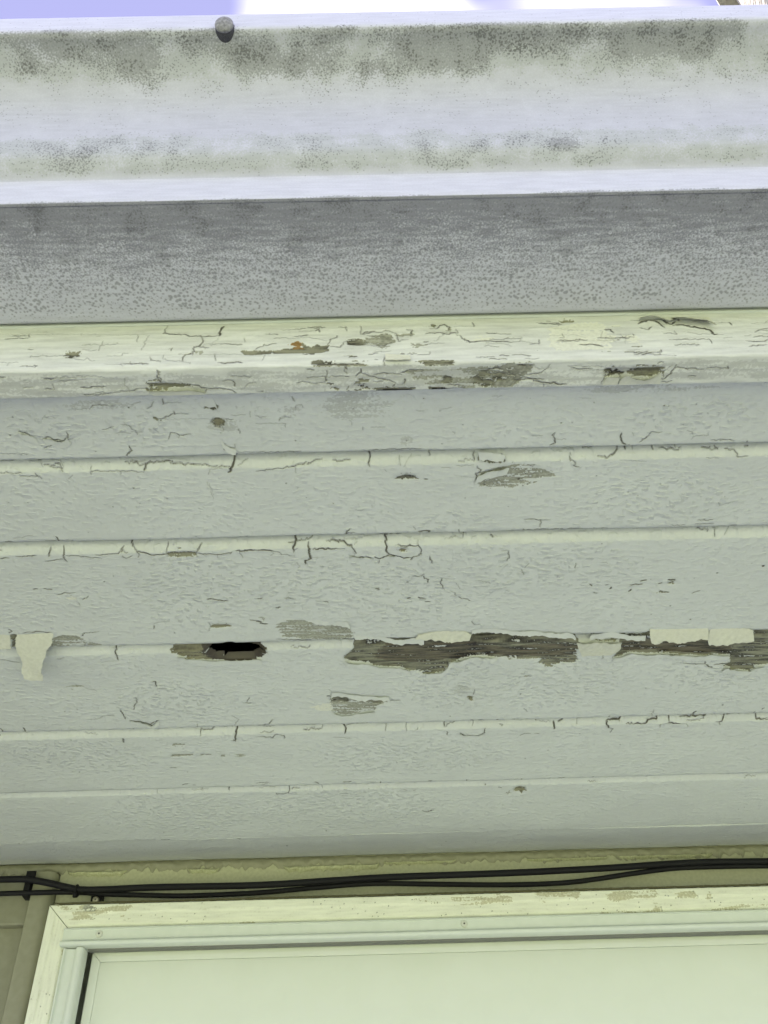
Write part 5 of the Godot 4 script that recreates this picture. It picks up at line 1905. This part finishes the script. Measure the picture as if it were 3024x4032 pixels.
const FRONT_CRACKS := [
	[0.16, -195.4, 7.9, -190.4, 7.5, -185.6, 7.6],
	[0.16, -190.4, 7.5, -190.5, 4.9],
	[0.16, -180.6, 12, -180.4, 13, -172.2, 12.7, -161.8, 13.3],
	[0.16, -158.2, 11.8, -156.1, 9.4, -151.9, 8.7, -150.5, 10, -146, 7.5],
	[0.17, -144.1, 24, -143.8, 21.3, -145.1, 20, -145.1, 16],
	[0.16, -140.2, 11.2, -132.1, 11.6, -131.6, 13.5, -129.2, 13.7],
	[0.11, -201.8, 33, -176.4, 31.7, -144.5, 30.8, -130, 29, -120.9, 29.1],
	[0.25, -126.5, 28.9, -125.6, 23],
	[0.17, -120.1, 28, -122, 22.6, -121, 21.2, -122.2, 15.9],
	[0.42, -111.1, 36.7, -112.6, 29.8, -109.2, 29, -104.2, 29.1, -99, 27.5, -92.3, 26.7, -88.2, 27.1, -82.3, 26.6],
	[0.83, -82.3, 26.6, -80.6, 35.6],
	[0.42, -92.3, 26.7, -90.4, 22.8, -91.8, 18.8, -94.4, 17.5, -94.7, 12, -99.1, 11.1, -99.2, 5.2],
	[0.16, -102.1, 11.8, -94.6, 11.2, -82.4, 10.7, -75.1, 10.9, -68.5, 10],
	[0.16, -110.1, 11.4, -109.2, 7.7, -106.3, 6.7, -99.7, 5.6],
	[0.24, -83.2, 10.5, -82.5, 5.2],
	[0.17, -68.2, 24.7, -67.9, 20.6],
	[0.11, -82.8, 25.3, -85.6, 17.9],
	[0.24, -117.6, 9.7, -116.4, 7.1, -112.7, 6.6, -110.9, 5.2],
	[0.16, -139.8, 4.7, -131.7, 4, -126.1, 4.2, -119.6, 3.7],
	[0.16, -126.4, 6.1, -126.4, 3.8],
	[0.16, -131.7, 4, -130.5, 2],
	[0.16, -100.7, 4.6, -95.4, 4.1, -95.3, 3.1],
	[0.67, -157.4, 30.7, -157.1, 30.4],
	[0.33, -61.5, 14.4, -57.7, 17.6, -51.2, 19.4],
	[0.17, -52.3, 24.2, -41.4, 23.1, -34.8, 23.8, -24, 20.4],
	[0.33, -23.1, 16.3, -22.3, 21, -19, 22.3, -18.7, 25],
	[0.33, -22.2, 15.6, -17.3, 14.8, -13.2, 20.7],
	[0.25, -6.1, 32.9, -5.8, 25.9, 1.8, 27.7, 9.3, 28.1, 13.4, 25.2, 14.4, 19, 19.4, 20.2],
	[0.42, -5.8, 26.6, 1.8, 28],
	[0.25, -2.1, 15.6, 4, 15.1, 12.4, 19.1],
	[0.5, 35.3, 28.6, 37.6, 32, 39.7, 32.6, 42.8, 28.3],
	[0.16, 33.8, 18.3, 37.4, 22.3, 42.3, 27],
	[0.33, 42.2, 25.6, 46.3, 24.5],
	[0.5, 45.8, 23.4, 52.6, 16.3, 56, 16.9, 61, 17.4, 66.7, 16.5, 74.7, 15.8],
	[0.16, 60.8, 15.3, 68.1, 14.4, 74.3, 12.2],
	[0.49, 27.6, 17.9, 30.1, 17.8],
	[0.33, -1.8, 8.3, 3.1, 8.5],
	[0.41, 15.3, 7.7, 16.9, 7.2],
	[0.32, 18.9, 7.5, 23.4, 7.4],
	[0.4, 67.1, 4.8, 71.9, 4.6],
	[0.32, 1.4, 3.6, 3, 3.3],
	[0.48, -14.4, 0.9, -13.9, -3.6],
	[0.32, 6.3, 4.7, 6.7, -1.8],
	[0.16, -32.7, 8.7, -29.1, 9.9],
	[0.16, -56.3, 9.5, -57.6, 4.4],
	[0.16, 74.8, 15.8, 78.9, 16.4, 80.2, 19.7],
	[0.16, 78.9, 16.4, 85.2, 14.1],
	[0.32, 73.4, 4.6, 78.4, 5.1, 83.1, 3.6],
	[0.5, 125.9, 24.9, 129.2, 24.8, 130.4, 22],
	[0.16, 128.2, 19.3, 129, 14.6, 130.1, 13.8],
	[0.49, 110.5, 12.5, 115.4, 12.4, 122.4, 10.4],
	[0.16, 134.9, 7, 141.3, 6.8],
	[0.11, 136.3, 20.4, 134.7, 12.3],
	[0.58, 145.3, 29.8, 149.1, 31.8, 152.6, 32.4, 156.4, 30.6, 158.7, 25.8],
	[0.59, 159.3, 32.2, 160.5, 30, 163.5, 28.5, 165.7, 30.5],
	[0.34, 168.4, 34.7, 168, 31.1],
	[0.75, 163.6, 27.1, 169.2, 27.6, 174.5, 25.3, 180.1, 24.4, 182.7, 21.5, 183.7, 18.7, 185.5, 19.3],
	[0.33, 145.4, 26.3, 149.1, 24.1, 151.4, 26.8],
	[0.16, 170, 20.6, 174.8, 19.7, 181.2, 18.8],
	[0.16, 161.8, 14.1, 168.9, 15.8],
	[0.16, 187.7, 15.2, 192.8, 15.7],
	[0.16, 182.9, 18.7, 188.6, 18.5],
	[0.16, 199.7, 16.8, 203.2, 17.3],
	[0.41, 199.4, 12.7, 203.3, 11.9, 209, 11.7, 210.9, 13],
	[0.25, 206.1, 20, 208.7, 21.7, 213.3, 20.7],
	[0.16, 207, 19, 212.5, 18],
	[0.17, 213.9, 28, 216.1, 30.1],
	[0.12, 97.9, 27.4, 103.4, 25.5, 111, 25.5],
	[0.12, 96, 20.5, 108.6, 21.4, 114.7, 17.8],
	[0.12, 117.6, 15.6, 127.6, 16],
	[0.12, 124.8, 23.6, 122.9, 17.5],
]
const FRONT_PEELS := [
	[1, -68.3, 12.6, -61.5, 13.3, -50.9, 13.6, -43.6, 15.3, -37, 15.8, -35.4, 17, -32.1, 15.6, -28.9, 17.5, -23.5, 15.9, -23.4, 12.1, -29.5, 10.3, -33.6, 10.4, -41.7, 10.7, -53.2, 10.7, -61.2, 9.7, -68.1, 10],
	[4, -43.2, 17.1, -42.5, 20, -39.7, 20.7, -37.6, 18.9, -37.9, 16.2, -41.1, 15.6],
	[1, -13.2, 21.7, -4.1, 21.3, -0.4, 18.2, -3.4, 15.4, -9.1, 16.2, -13.2, 17.7],
	[3, -4.9, 25.2, 1.8, 26.6, 9.3, 26.8, 13.2, 19.1, 5.7, 16, -1.7, 16.9],
	[1, -32.9, 0.9, -30.1, 4, -24.5, 2.8, -17.2, 1.6, -9.1, 1.6, -4.3, 0.8, -4.3, -0.9, -12.4, -0.2, -15.6, -0.5, -28.4, -0],
	[1, 20.6, -0.1, 29.5, 0.6, 32, 1.4, 38.4, 1.2, 43.9, -0.5, 39, -2.3, 32.6, -2.4, 27.8, -2, 27.8, -1],
	[1, -13.2, 7.2, -7.5, 7, -7.9, 5.5, -12.4, 5.6],
	[1, 103.1, 34.2, 111.1, 34.2, 110.4, 32.2, 103.6, 32.1],
	[5, 97.3, 29.5, 126.9, 30.5, 125.7, 23.6, 129.9, 19.3, 129.6, 13.9, 125.9, 7.3, 96.7, 8.4, 94.6, 16.5],
	[5, 136.2, 19.7, 141.1, 17.5, 143.1, 11.4, 135, 11.7],
]
const UNDER_CRACKS := [
	[0.16, -173.3, 661.9, -165.9, 661, -159.3, 661.5, -146.4, 661.7, -140.3, 660.5],
	[0.16, -183.2, 659.6, -179.4, 659],
	[0.16, -130.4, 659.4, -130.7, 654, -129.5, 651.8],
	[0.24, -147.4, 650.8, -139.2, 650.5, -129.7, 651.3, -120.4, 652.4],
	[0.48, -112.4, 664.8, -112.5, 659.7, -112, 656.1],
	[0.32, -96.9, 654.1, -92.1, 653.4, -88.3, 651.2, -89.5, 648.6],
	[0.33, -88.3, 651.2, -83.4, 651.6, -75.3, 650.3, -73.1, 648.1],
	[0.16, -70.4, 650.1, -66.7, 653.7, -61.8, 654.6],
	[0.24, -120.4, 652.4, -119.6, 650.5, -117.1, 648.3],
	[0.24, -34.6, 657.5, -24.9, 657.8, -12.7, 657.6],
	[0.32, -24.2, 661.9, -24.4, 655.1],
	[0.4, -6, 662.4, -6.1, 659.8, -8.6, 657.6],
	[0.32, -5.3, 659.3, 2, 656.5, 10.9, 653.6, 12.2, 653.1],
	[0.33, -13.3, 651.2, -13.5, 646.4],
	[0.16, -25.3, 649.4, -25.1, 646.7],
	[0.24, -14.2, 663.1, -14, 659.5],
	[0.16, 71.9, 659.7, 73.4, 660.1],
	[0.41, 11.8, 652, 10.9, 649.9],
	[0.81, 76.5, 662.2, 80.6, 662.2],
	[0.49, 80.1, 654.5, 88.2, 651.7, 95.8, 650.4, 103.4, 649.1],
	[0.25, 74.5, 648.9, 76.7, 652, 80.1, 654.5],
	[0.17, 90.9, 650, 91.5, 647.9],
	[0.16, 102.5, 661.6, 112.4, 660.8, 121.5, 660.1],
	[0.16, 118.5, 658.1, 122.6, 658],
	[0.25, 124.3, 655.3, 122.4, 649.1],
	[0.33, 131.4, 654.6, 131.6, 648.8],
	[0.33, 154.4, 656.6, 154.3, 651.4, 151.8, 649.3],
	[0.41, 160.5, 660.5, 158.5, 654.9, 154.9, 650.3],
	[0.33, 160.2, 658.5, 166, 657.8, 175.1, 657.5],
	[0.16, 154.8, 656.6, 158.2, 660.1],
	[0.33, 150, 662.3, 152.8, 662.6],
	[0.25, 82, 656, 87.7, 656.4, 90, 657.9, 93.5, 662.4],
]
const UNDER_PEELS := [
	[1, -120.4, 652.4, -119.2, 654.7, -115.3, 655.6, -107.3, 654.9, -96.9, 654.1, -96.3, 652.8, -107.7, 652.7, -115.8, 653.3, -119.1, 652.8, -120.2, 651.6],
	[1, -26, 651.5, -18.7, 650.8, -18.7, 649.2, -24.5, 649.7],
	[1, -12.1, 651.1, -4.7, 652.5, -2.2, 651.4, -2.3, 649.2, -8, 649.4],
	[1, -9.5, 656.3, -1.7, 655.5, -4.6, 654.4],
	[1, 0.2, 649.2, 10.1, 648.7, 20, 648.8, 25, 649.5, 20, 647.5, 8.4, 647.3, 1.8, 647.9],
	[1, 29.5, 649.9, 32.4, 648.8, 49, 648, 49, 646.9, 30, 647.5],
	[3, 16.6, 660.7, 28, 661.4, 44.2, 662, 73.2, 662.7, 85.3, 663.1, 82.7, 657.6, 74.5, 648.1, 48.9, 648.6, 29.1, 650.5, 21.6, 654.9],
	[1, 57.3, 657.5, 59, 658.5, 60.9, 657.4, 59.1, 656.4],
	[1, 53.9, 652.9, 55.6, 653.9, 57.5, 652.8, 55.8, 651.8],
	[1, 59.4, 650.7, 61.1, 651.7, 63, 650.6, 61.3, 649.5],
	[1, 65.7, 654.7, 67.4, 655.7, 69.3, 654.6, 67.5, 653.6],
	[1, 37.9, 653.2, 39.6, 654.2, 41.5, 653.1, 39.7, 652.1],
	[1, 121.8, 658, 125.8, 658.9, 132.4, 658.2, 138.9, 658.6, 153.6, 658.7, 153.2, 656.4, 149.6, 653.9, 144, 653, 138.1, 654.2, 134.4, 656.4, 131.4, 654.4, 126.6, 654, 123.9, 655.1],
]
const HEAD_CRACKS := [
	[1.06, -240, 12.5, -239.7, 12.8],
	[1.06, -218.5, 10.5, -218.3, 10.8],
	[1.06, -209.9, 8.1, -209.7, 8.3],
	[1.06, -193.8, 5.4, -193.5, 5.7],
	[1.06, -225.6, 12.2, -225.3, 12.4],
	[1.06, -270.4, 9.4, -270.1, 9.7],
	[1.06, -177.3, 6, -177.1, 6.3],
	[1.06, -177, 9.7, -176.7, 10],
	[1.07, -180.6, 22.1, -180.3, 22.4],
	[1.06, -187.1, 12.6, -186.8, 12.9],
	[1.07, -59.5, 21.4, -59.2, 21.7],
	[1.07, -63.3, 18.2, -63, 18.5],
	[1.06, -52.6, 15.3, -52.3, 15.6],
	[1.07, -70.9, 20.7, -70.7, 21],
	[1.07, -20.6, 19.1, -20.3, 19.4],
	[1.07, -10, 18.3, -9.7, 18.6],
	[1.06, 3.6, 14.7, 3.9, 15],
	[1.06, -19.5, 10.4, -19.2, 10.7],
	[1.06, -7.9, 8.3, -7.6, 8.6],
	[1.06, -26.8, 7.9, -26.5, 8.2],
	[1.06, -12.5, 5, -12.2, 5.3],
	[1.06, -7.2, 4.9, -6.9, 5.2],
	[1.06, -1.4, 6.9, -1.1, 7.2],
	[1.06, -32.1, 12.9, -31.8, 13.2],
	[1.06, -44.2, 14, -43.9, 14.3],
	[1.07, 96.1, 19.3, 96.4, 19.5],
	[1.06, 93.8, 11.8, 94.2, 12.1],
	[1.06, 104.7, 6.8, 105.1, 7.1],
	[1.06, 59.2, 4.9, 59.5, 5.2],
	[1.05, 54.6, 4, 54.9, 4.3],
	[1.06, 74.4, 5.7, 74.7, 6],
	[1.06, 119.7, 4.9, 120, 5.2],
	[1.07, -40.4, 17.6, -40.1, 17.9],
	[1.07, 209.2, 20, 209.5, 20.3],
	[1.06, 168.9, 11.3, 169.2, 11.6],
	[1.06, 180.3, 11.3, 180.6, 11.6],
	[1.06, 204.8, 12.5, 205.2, 12.7],
	[1.06, 197, 6.9, 197.4, 7.1],
	[1.05, 226.9, 4.6, 227.3, 4.9],
	[1.05, 139, 3.5, 139.3, 3.8],
	[1.06, 250.3, 11.4, 250.7, 11.7],
	[1.06, 249.4, 6.9, 249.7, 7.2],
	[1.06, 277.3, 17.4, 277.6, 17.7],
	[1.06, 280.1, 17.1, 280.4, 17.3],
	[1.06, 290.1, 15.3, 290.4, 15.6],
	[1.07, 305.9, 20.5, 306.2, 20.7],
	[1.06, 280.6, 7.6, 281, 7.9],
	[1.06, 323.3, 13.9, 323.7, 14.2],
	[1.06, 321.1, 11, 321.4, 11.3],
	[1.06, 324.4, 10.9, 324.8, 11.2],
	[1.06, 329.9, 9.7, 330.2, 10],
	[1.06, 362.7, 12.4, 363, 12.7],
	[1.06, 373.7, 11.1, 374.1, 11.4],
]
const HEAD_PEELS := [
	[8, -308.7, 9.2, -286.6, 11.6, -274, 17.1, -251.2, 16.8, -250.4, 21, -267.4, 22.9, -282.2, 20.3, -294.8, 22.9, -306.3, 19.5, -314.8, 24.2, -325.7, 25.2, -318.5, 19.8, -307, 15.8],
	[8, -261.1, 12.4, -249.8, 12.8, -249.2, 8.8, -256.2, 10],
	[8, -204, 2.5, -179.8, 1.4, -126, 1.4, -126.1, 2.9, -180, 3.2],
	[3, -297, 18.5, -293.1, 22.1, -285.3, 21.2, -286.2, 17.5],
	[8, 25.1, 19.6, 48.1, 20.8, 86.3, 21.6, 126, 22.1, 125.3, 15.5, 93.4, 14.8, 78, 13, 63.1, 17.9, 40.3, 17.7],
	[8, 149.1, 23.1, 161.5, 23.6, 193.7, 23.5, 190.8, 15.2, 186.8, 18.6, 162.4, 19.3, 157.8, 13.9, 154.3, 16.2],
	[8, 217.7, 20.5, 236.4, 22.3, 271.7, 22.1, 268.9, 16.1, 256.5, 15.7, 247.6, 16.7, 237.9, 14, 222.7, 14.4],
	[8, 263.9, 11, 268.6, 11.6, 268.8, 5.7, 269.9, 0.5, 251.8, 0.5, 232.4, 1.5, 208.2, 1.7, 211.8, 5, 229.7, 3.5, 252.3, 2.9, 263.2, 4.3],
	[8, 285.3, 18, 292.9, 20.8, 306.8, 21.2, 308.4, 15.1, 293, 14.7],
	[8, 319, 20.9, 323.6, 20.7, 323.5, 14.7, 318, 14.1],
	[8, 305, 1.8, 335.7, 3.2, 375.3, 4.3, 376, 6.5, 336.3, 5.4],
]
const SOFFIT_LIPS := [
	[1, 1.6, 67.8, 405.5, 68.3, 409.7, 79.3, 410.2, 89.5, 408.9, 97.5, 406.6, 114.6, 405.5, 127.3, 403.4, 141.3, 400.9, 145.2, 398.7],
	[1, 1.3, 155.4, 398.3, 171, 400.4, 185.3, 397.1, 196.8, 396.6],
	[1, 1, -17.5, 405.6, -1.7, 405.7, 10.7, 400, 17.5, 397.5, 25.4, 399.9, 33.4, 398.6],
	[-1, 1.1, -25.9, 380.1, -23.2, 375.8, -6.9, 372, -2.3, 368.7, 16.5, 365.7, 23.6, 361.2],
	[-1, 1.2, 35.5, 356.8, 47.4, 358, 51.9, 364.2, 53.9, 372.4, 67.6, 378, 75.7, 379.7, 88.7, 377.1],
	[-1, 1.2, 177.9, 373.2, 182.5, 374, 188.6, 378.7, 205.3, 376.9, 224.4, 375.1, 239.1, 372.6, 252.9, 373.9, 267, 371.4],
	[-1, 1.4, 266.1, 356.5, 280.3, 350.8, 287.9, 349.3, 291, 355.4, 297.3, 358.3],
	[-1, 1.1, -39.4, 306.8, -35.9, 301.6, -31, 299, -23.5, 299.8, -14.6, 303, -4.5, 304.9],
	[1, 1, -39.1, 325.7, -37.1, 328.8, -27.4, 327.4, -12.9, 321.2, -3, 322.8, 8, 321.2],
	[1, 1.2, -73.7, 426, -65, 431.4, -52.9, 430.9, -43.4, 425.9, -25.8, 423.3, -20.1, 421],
	[1, 1, -234.5, 416.7, -227.5, 420, -217.7, 419.6, -213.1, 415.6, -207.7, 410.4],
	[-1, 1, -149.6, 390.4, -141.3, 384.9, -122.2, 382, -100.2, 382.1, -88.7, 382.4],
	[1, 0.9, 61.4, 584.4, 69.6, 584.9, 76.9, 584.7],
	[-1, 1, 61.5, 570.8, 67.6, 574.2, 80.2, 578.7],
	[1, 1, -95.7, 631.6, -91.5, 631, -87.5, 632, -86.4, 629.2],
	[1, 1.2, -87.9, 600.7, -85.8, 596.2, -83.3, 594.7, -80.8, 593.5],
	[-1, 0.9, -18.5, 500.4, -9.5, 498.5, -2.4, 497, 1.7, 496.5, 7.8, 500.1, 12.9, 499.2, 17, 496.7, 22.1, 497],
	[-1, 1, -203.9, 299.2, -196.7, 297.7, -190, 293.7, -187.5, 290.1, -180.3, 298.1],
	[-1, 1, -201.1, 615.2, -196.5, 613.1, -195.9, 611.9, -193, 611.6],
	[-1, 1, -188.8, 609.1, -185.9, 610.4, -182.1, 608.1, -177.4, 607.3, -174.5, 610.1],
	[-1, 1.2, 66.1, 266.9, 70.3, 262.9, 82.1, 261, 86.7, 266.9],
]
const SOFFIT_RIDGES := [
	[0.62, 102, 493.2, 114.2, 494.3, 123.3, 495.5, 127.8, 500.1, 141.6, 503.2],
	[0.62, 139.2, 491.8, 152.4, 492.9],
	[0.63, 184.1, 488.5, 197.1, 488.4],
	[0.83, 195.6, 497.6, 198, 500.7],
	[0.62, 208, 501.8, 219.1, 502.2],
	[0.59, 174.8, 530.1, 177.9, 534.3, 188.6, 534.6],
	[0.59, 160.7, 537.5, 171.4, 537.7],
	[0.59, 215.3, 541.5, 225.5, 543.3],
	[0.58, 127.3, 545.9, 138.9, 545.8],
	[0.63, 106.2, 483.4, 121.3, 486.8],
	[0.64, 209.5, 467.9, 213.3, 474.4],
	[0.62, 161.3, 494.9, 178.3, 491.9],
	[0.57, 197.8, 562.1, 202.1, 561.9],
	[0.57, 164.5, 567.8, 176.2, 570.1],
	[0.59, 213.7, 532.3, 215.9, 535.1],
	[0.58, 122.1, 541.9, 125.9, 542.5],
	[0.64, -2, 456, 7.6, 456.5, 8.7, 460.8, 12.9, 464.1],
	[0.62, 44, 483.7, 53.3, 485, 74, 484.5],
	[0.61, 40.5, 494.3, 53, 491.4],
	[0.61, 45.5, 499.6, 53.4, 503.2],
	[0.62, 63.1, 494.2, 72.2, 495.5],
	[0.58, -56.2, 539.9, -43, 541.6],
	[0.58, -64.4, 529.3, -50.8, 528.9],
	[0.62, -23.6, 476.4, -19.3, 479.5],
	[0.58, -36.9, 532, -29.1, 531.8],
	[0.64, -7.2, 462.3, -0.8, 463.7],
	[0.63, 8.7, 471.8, 9.8, 470.1],
	[0.73, -121.8, 323.6, -123.6, 309.7, -128.3, 302.8, -146.2, 300, -172.3, 294],
	[0.71, -132.1, 357.5, -130.6, 363.9, -112.8, 365.2, -94, 366.4],
	[0.71, -121.4, 345, -108, 346.6],
	[0.72, -136.1, 342.4, -125.9, 338.6],
	[0.69, -142.8, 376, -123.3, 374, -99.5, 378.2],
	[0.72, -303, 318.3, -287.3, 317.6, -266.4, 317.7],
	[0.72, -255.2, 327.6, -248.1, 336.4],
	[0.7, -94.2, 364.3, -80.5, 365.8, -78.6, 377.3],
	[0.72, -89.8, 338, -82.3, 341, -80.6, 346.4],
	[0.72, -67.1, 334.7, -65.7, 345.8],
	[0.74, -99.8, 313.3, -95, 323.5, -91.3, 324],
	[0.71, 51.9, 364.2, 39.2, 353],
	[0.72, 51.2, 351.4, 52.3, 353.5],
	[0.67, 79, 415, 86, 410.9],
	[0.73, 148.8, 337, 154.3, 336.8, 155.5, 341.1],
	[0.73, 165.7, 341.8, 173.8, 340.3],
	[0.73, 207.4, 342.1, 219.7, 341.1],
	[0.75, 199.8, 317.7, 211.2, 316],
	[0.74, 196.8, 333.7, 207.9, 333.2],
	[0.73, 142.9, 345, 147.1, 349.2],
	[0.75, 290.9, 320.3, 300.3, 322.2],
	[0.84, 317.1, 208.8, 329.4, 209],
	[0.53, -165.6, 599.7, -163.1, 602.6, -157.7, 603.3],
	[0.53, -140.2, 601.9, -89.7, 601],
	[0.52, -213.8, 607.8, -203.6, 608.1],
	[0.53, -107.4, 601.5, -87.8, 601.5],
	[0.54, -43, 599.5, -34.5, 599.5, -32.7, 601, -18.3, 602.4, -12.9, 604.6, -5.7, 607.4],
	[0.54, -67.7, 598.4, -60.9, 603.7, -50.3, 603.6],
	[0.53, 5.8, 605.3, 15.6, 606.2, 29.8, 605.1, 56.7, 602.5],
	[0.53, 20.8, 616.6, 29.5, 619.9],
	[0.53, 44.6, 613.6, 46.3, 614.7],
	[0.56, 118.6, 573.9, 105.8, 572.3],
	[0.56, 164.5, 572.4, 183.6, 570.4],
	[0.54, 183.6, 610.8, 190.9, 610],
	[0.68, -277, 380.4, -276.7, 380.4],
	[0.6, -144.6, 497.2, -128.2, 498.2, -110.7, 499.9],
	[0.65, -166.3, 438.6, -156.7, 443.7],
	[0.63, -215.8, 456.7, -196, 450.6, -176.6, 451.6],
	[0.57, -167.1, 545.9, -160.6, 544.9],
	[0.58, -235, 519.8, -235.1, 519.7],
	[0.9, -47.1, 94.9, -35.1, 94.2],
	[0.9, -32.2, 92.3, -25.4, 93.6],
	[0.9, -57.5, 97.3, -49.9, 98.5],
	[0.89, 36.6, 120.3, 52.9, 117.7],
	[0.95, 149.3, 42.8, 160.3, 42.9],
	[0.91, 319.6, 110.3, 329.8, 111.4],
	[0.9, 337.3, 122.4, 344.6, 128.5],
	[0.9, 134, 102.8, 138.4, 103.6],
	[0.9, -361.4, 69.4, -348.2, 72.9, -305.9, 72.1],
	[0.9, -279.5, 74, -224.7, 74.2],
	[0.9, -198.9, 74, -126.2, 71.7],
	[0.8, -248.2, 210.1, -217.4, 207.8],
]
const SOFFIT_AREAS := [
	[0, -138, 439.3, 19.4, 10.9],
	[0, -124.7, 475.3, 51.9, 43.5],
	[0, -51, 472.4, 52.4, 34.8],
	[0, 11.9, 461.5, 53.3, 45.1],
	[0, 74.1, 482.6, 31.3, 34],
	[0, 132, 484, 52.3, 26.9],
	[0, 181.4, 545.5, 58.6, 24.7],
	[0, 60.2, 337.8, 48.7, 41.8],
	[0, 139.8, 340.8, 61.1, 36.8],
	[0, -166.7, 325.7, 51, 35.4],
	[0, -260.3, 243.3, 78.4, 32.9],
	[0, -184.9, 617, 27.6, 17.8],
	[0, -132.6, 617.8, 21.6, 14.2],
	[0, -32.3, 130.8, 102.5, 54.2],
	[0, -186.6, 130.1, 72.4, 50.6],
	[0, 184.2, 615.5, 44.5, 16.8],
	[0, 51.3, 526.7, 29.6, 18],
	[0, 25.1, 228.3, 94.6, 33.9],
	[0, 258.6, 350.7, 48.8, 26.9],
	[1, -9.4, 630.1, 27.5, 13.7],
	[1, 18.7, 601.2, 4.9, 5.5],
	[1, -85.6, 617.5, 11.3, 7],
	[1, -48.3, 626.8, 10.3, 6.9],
	[1, -150.5, 634.3, 25.3, 4.5],
	[1, 153.6, 636.7, 43.1, 4.4],
	[1, -43.9, 416.9, 22.3, 11.5],
	[1, 17, 505.3, 6.1, 3.9],
	[1, 64.1, 333.1, 9.8, 9.1],
]
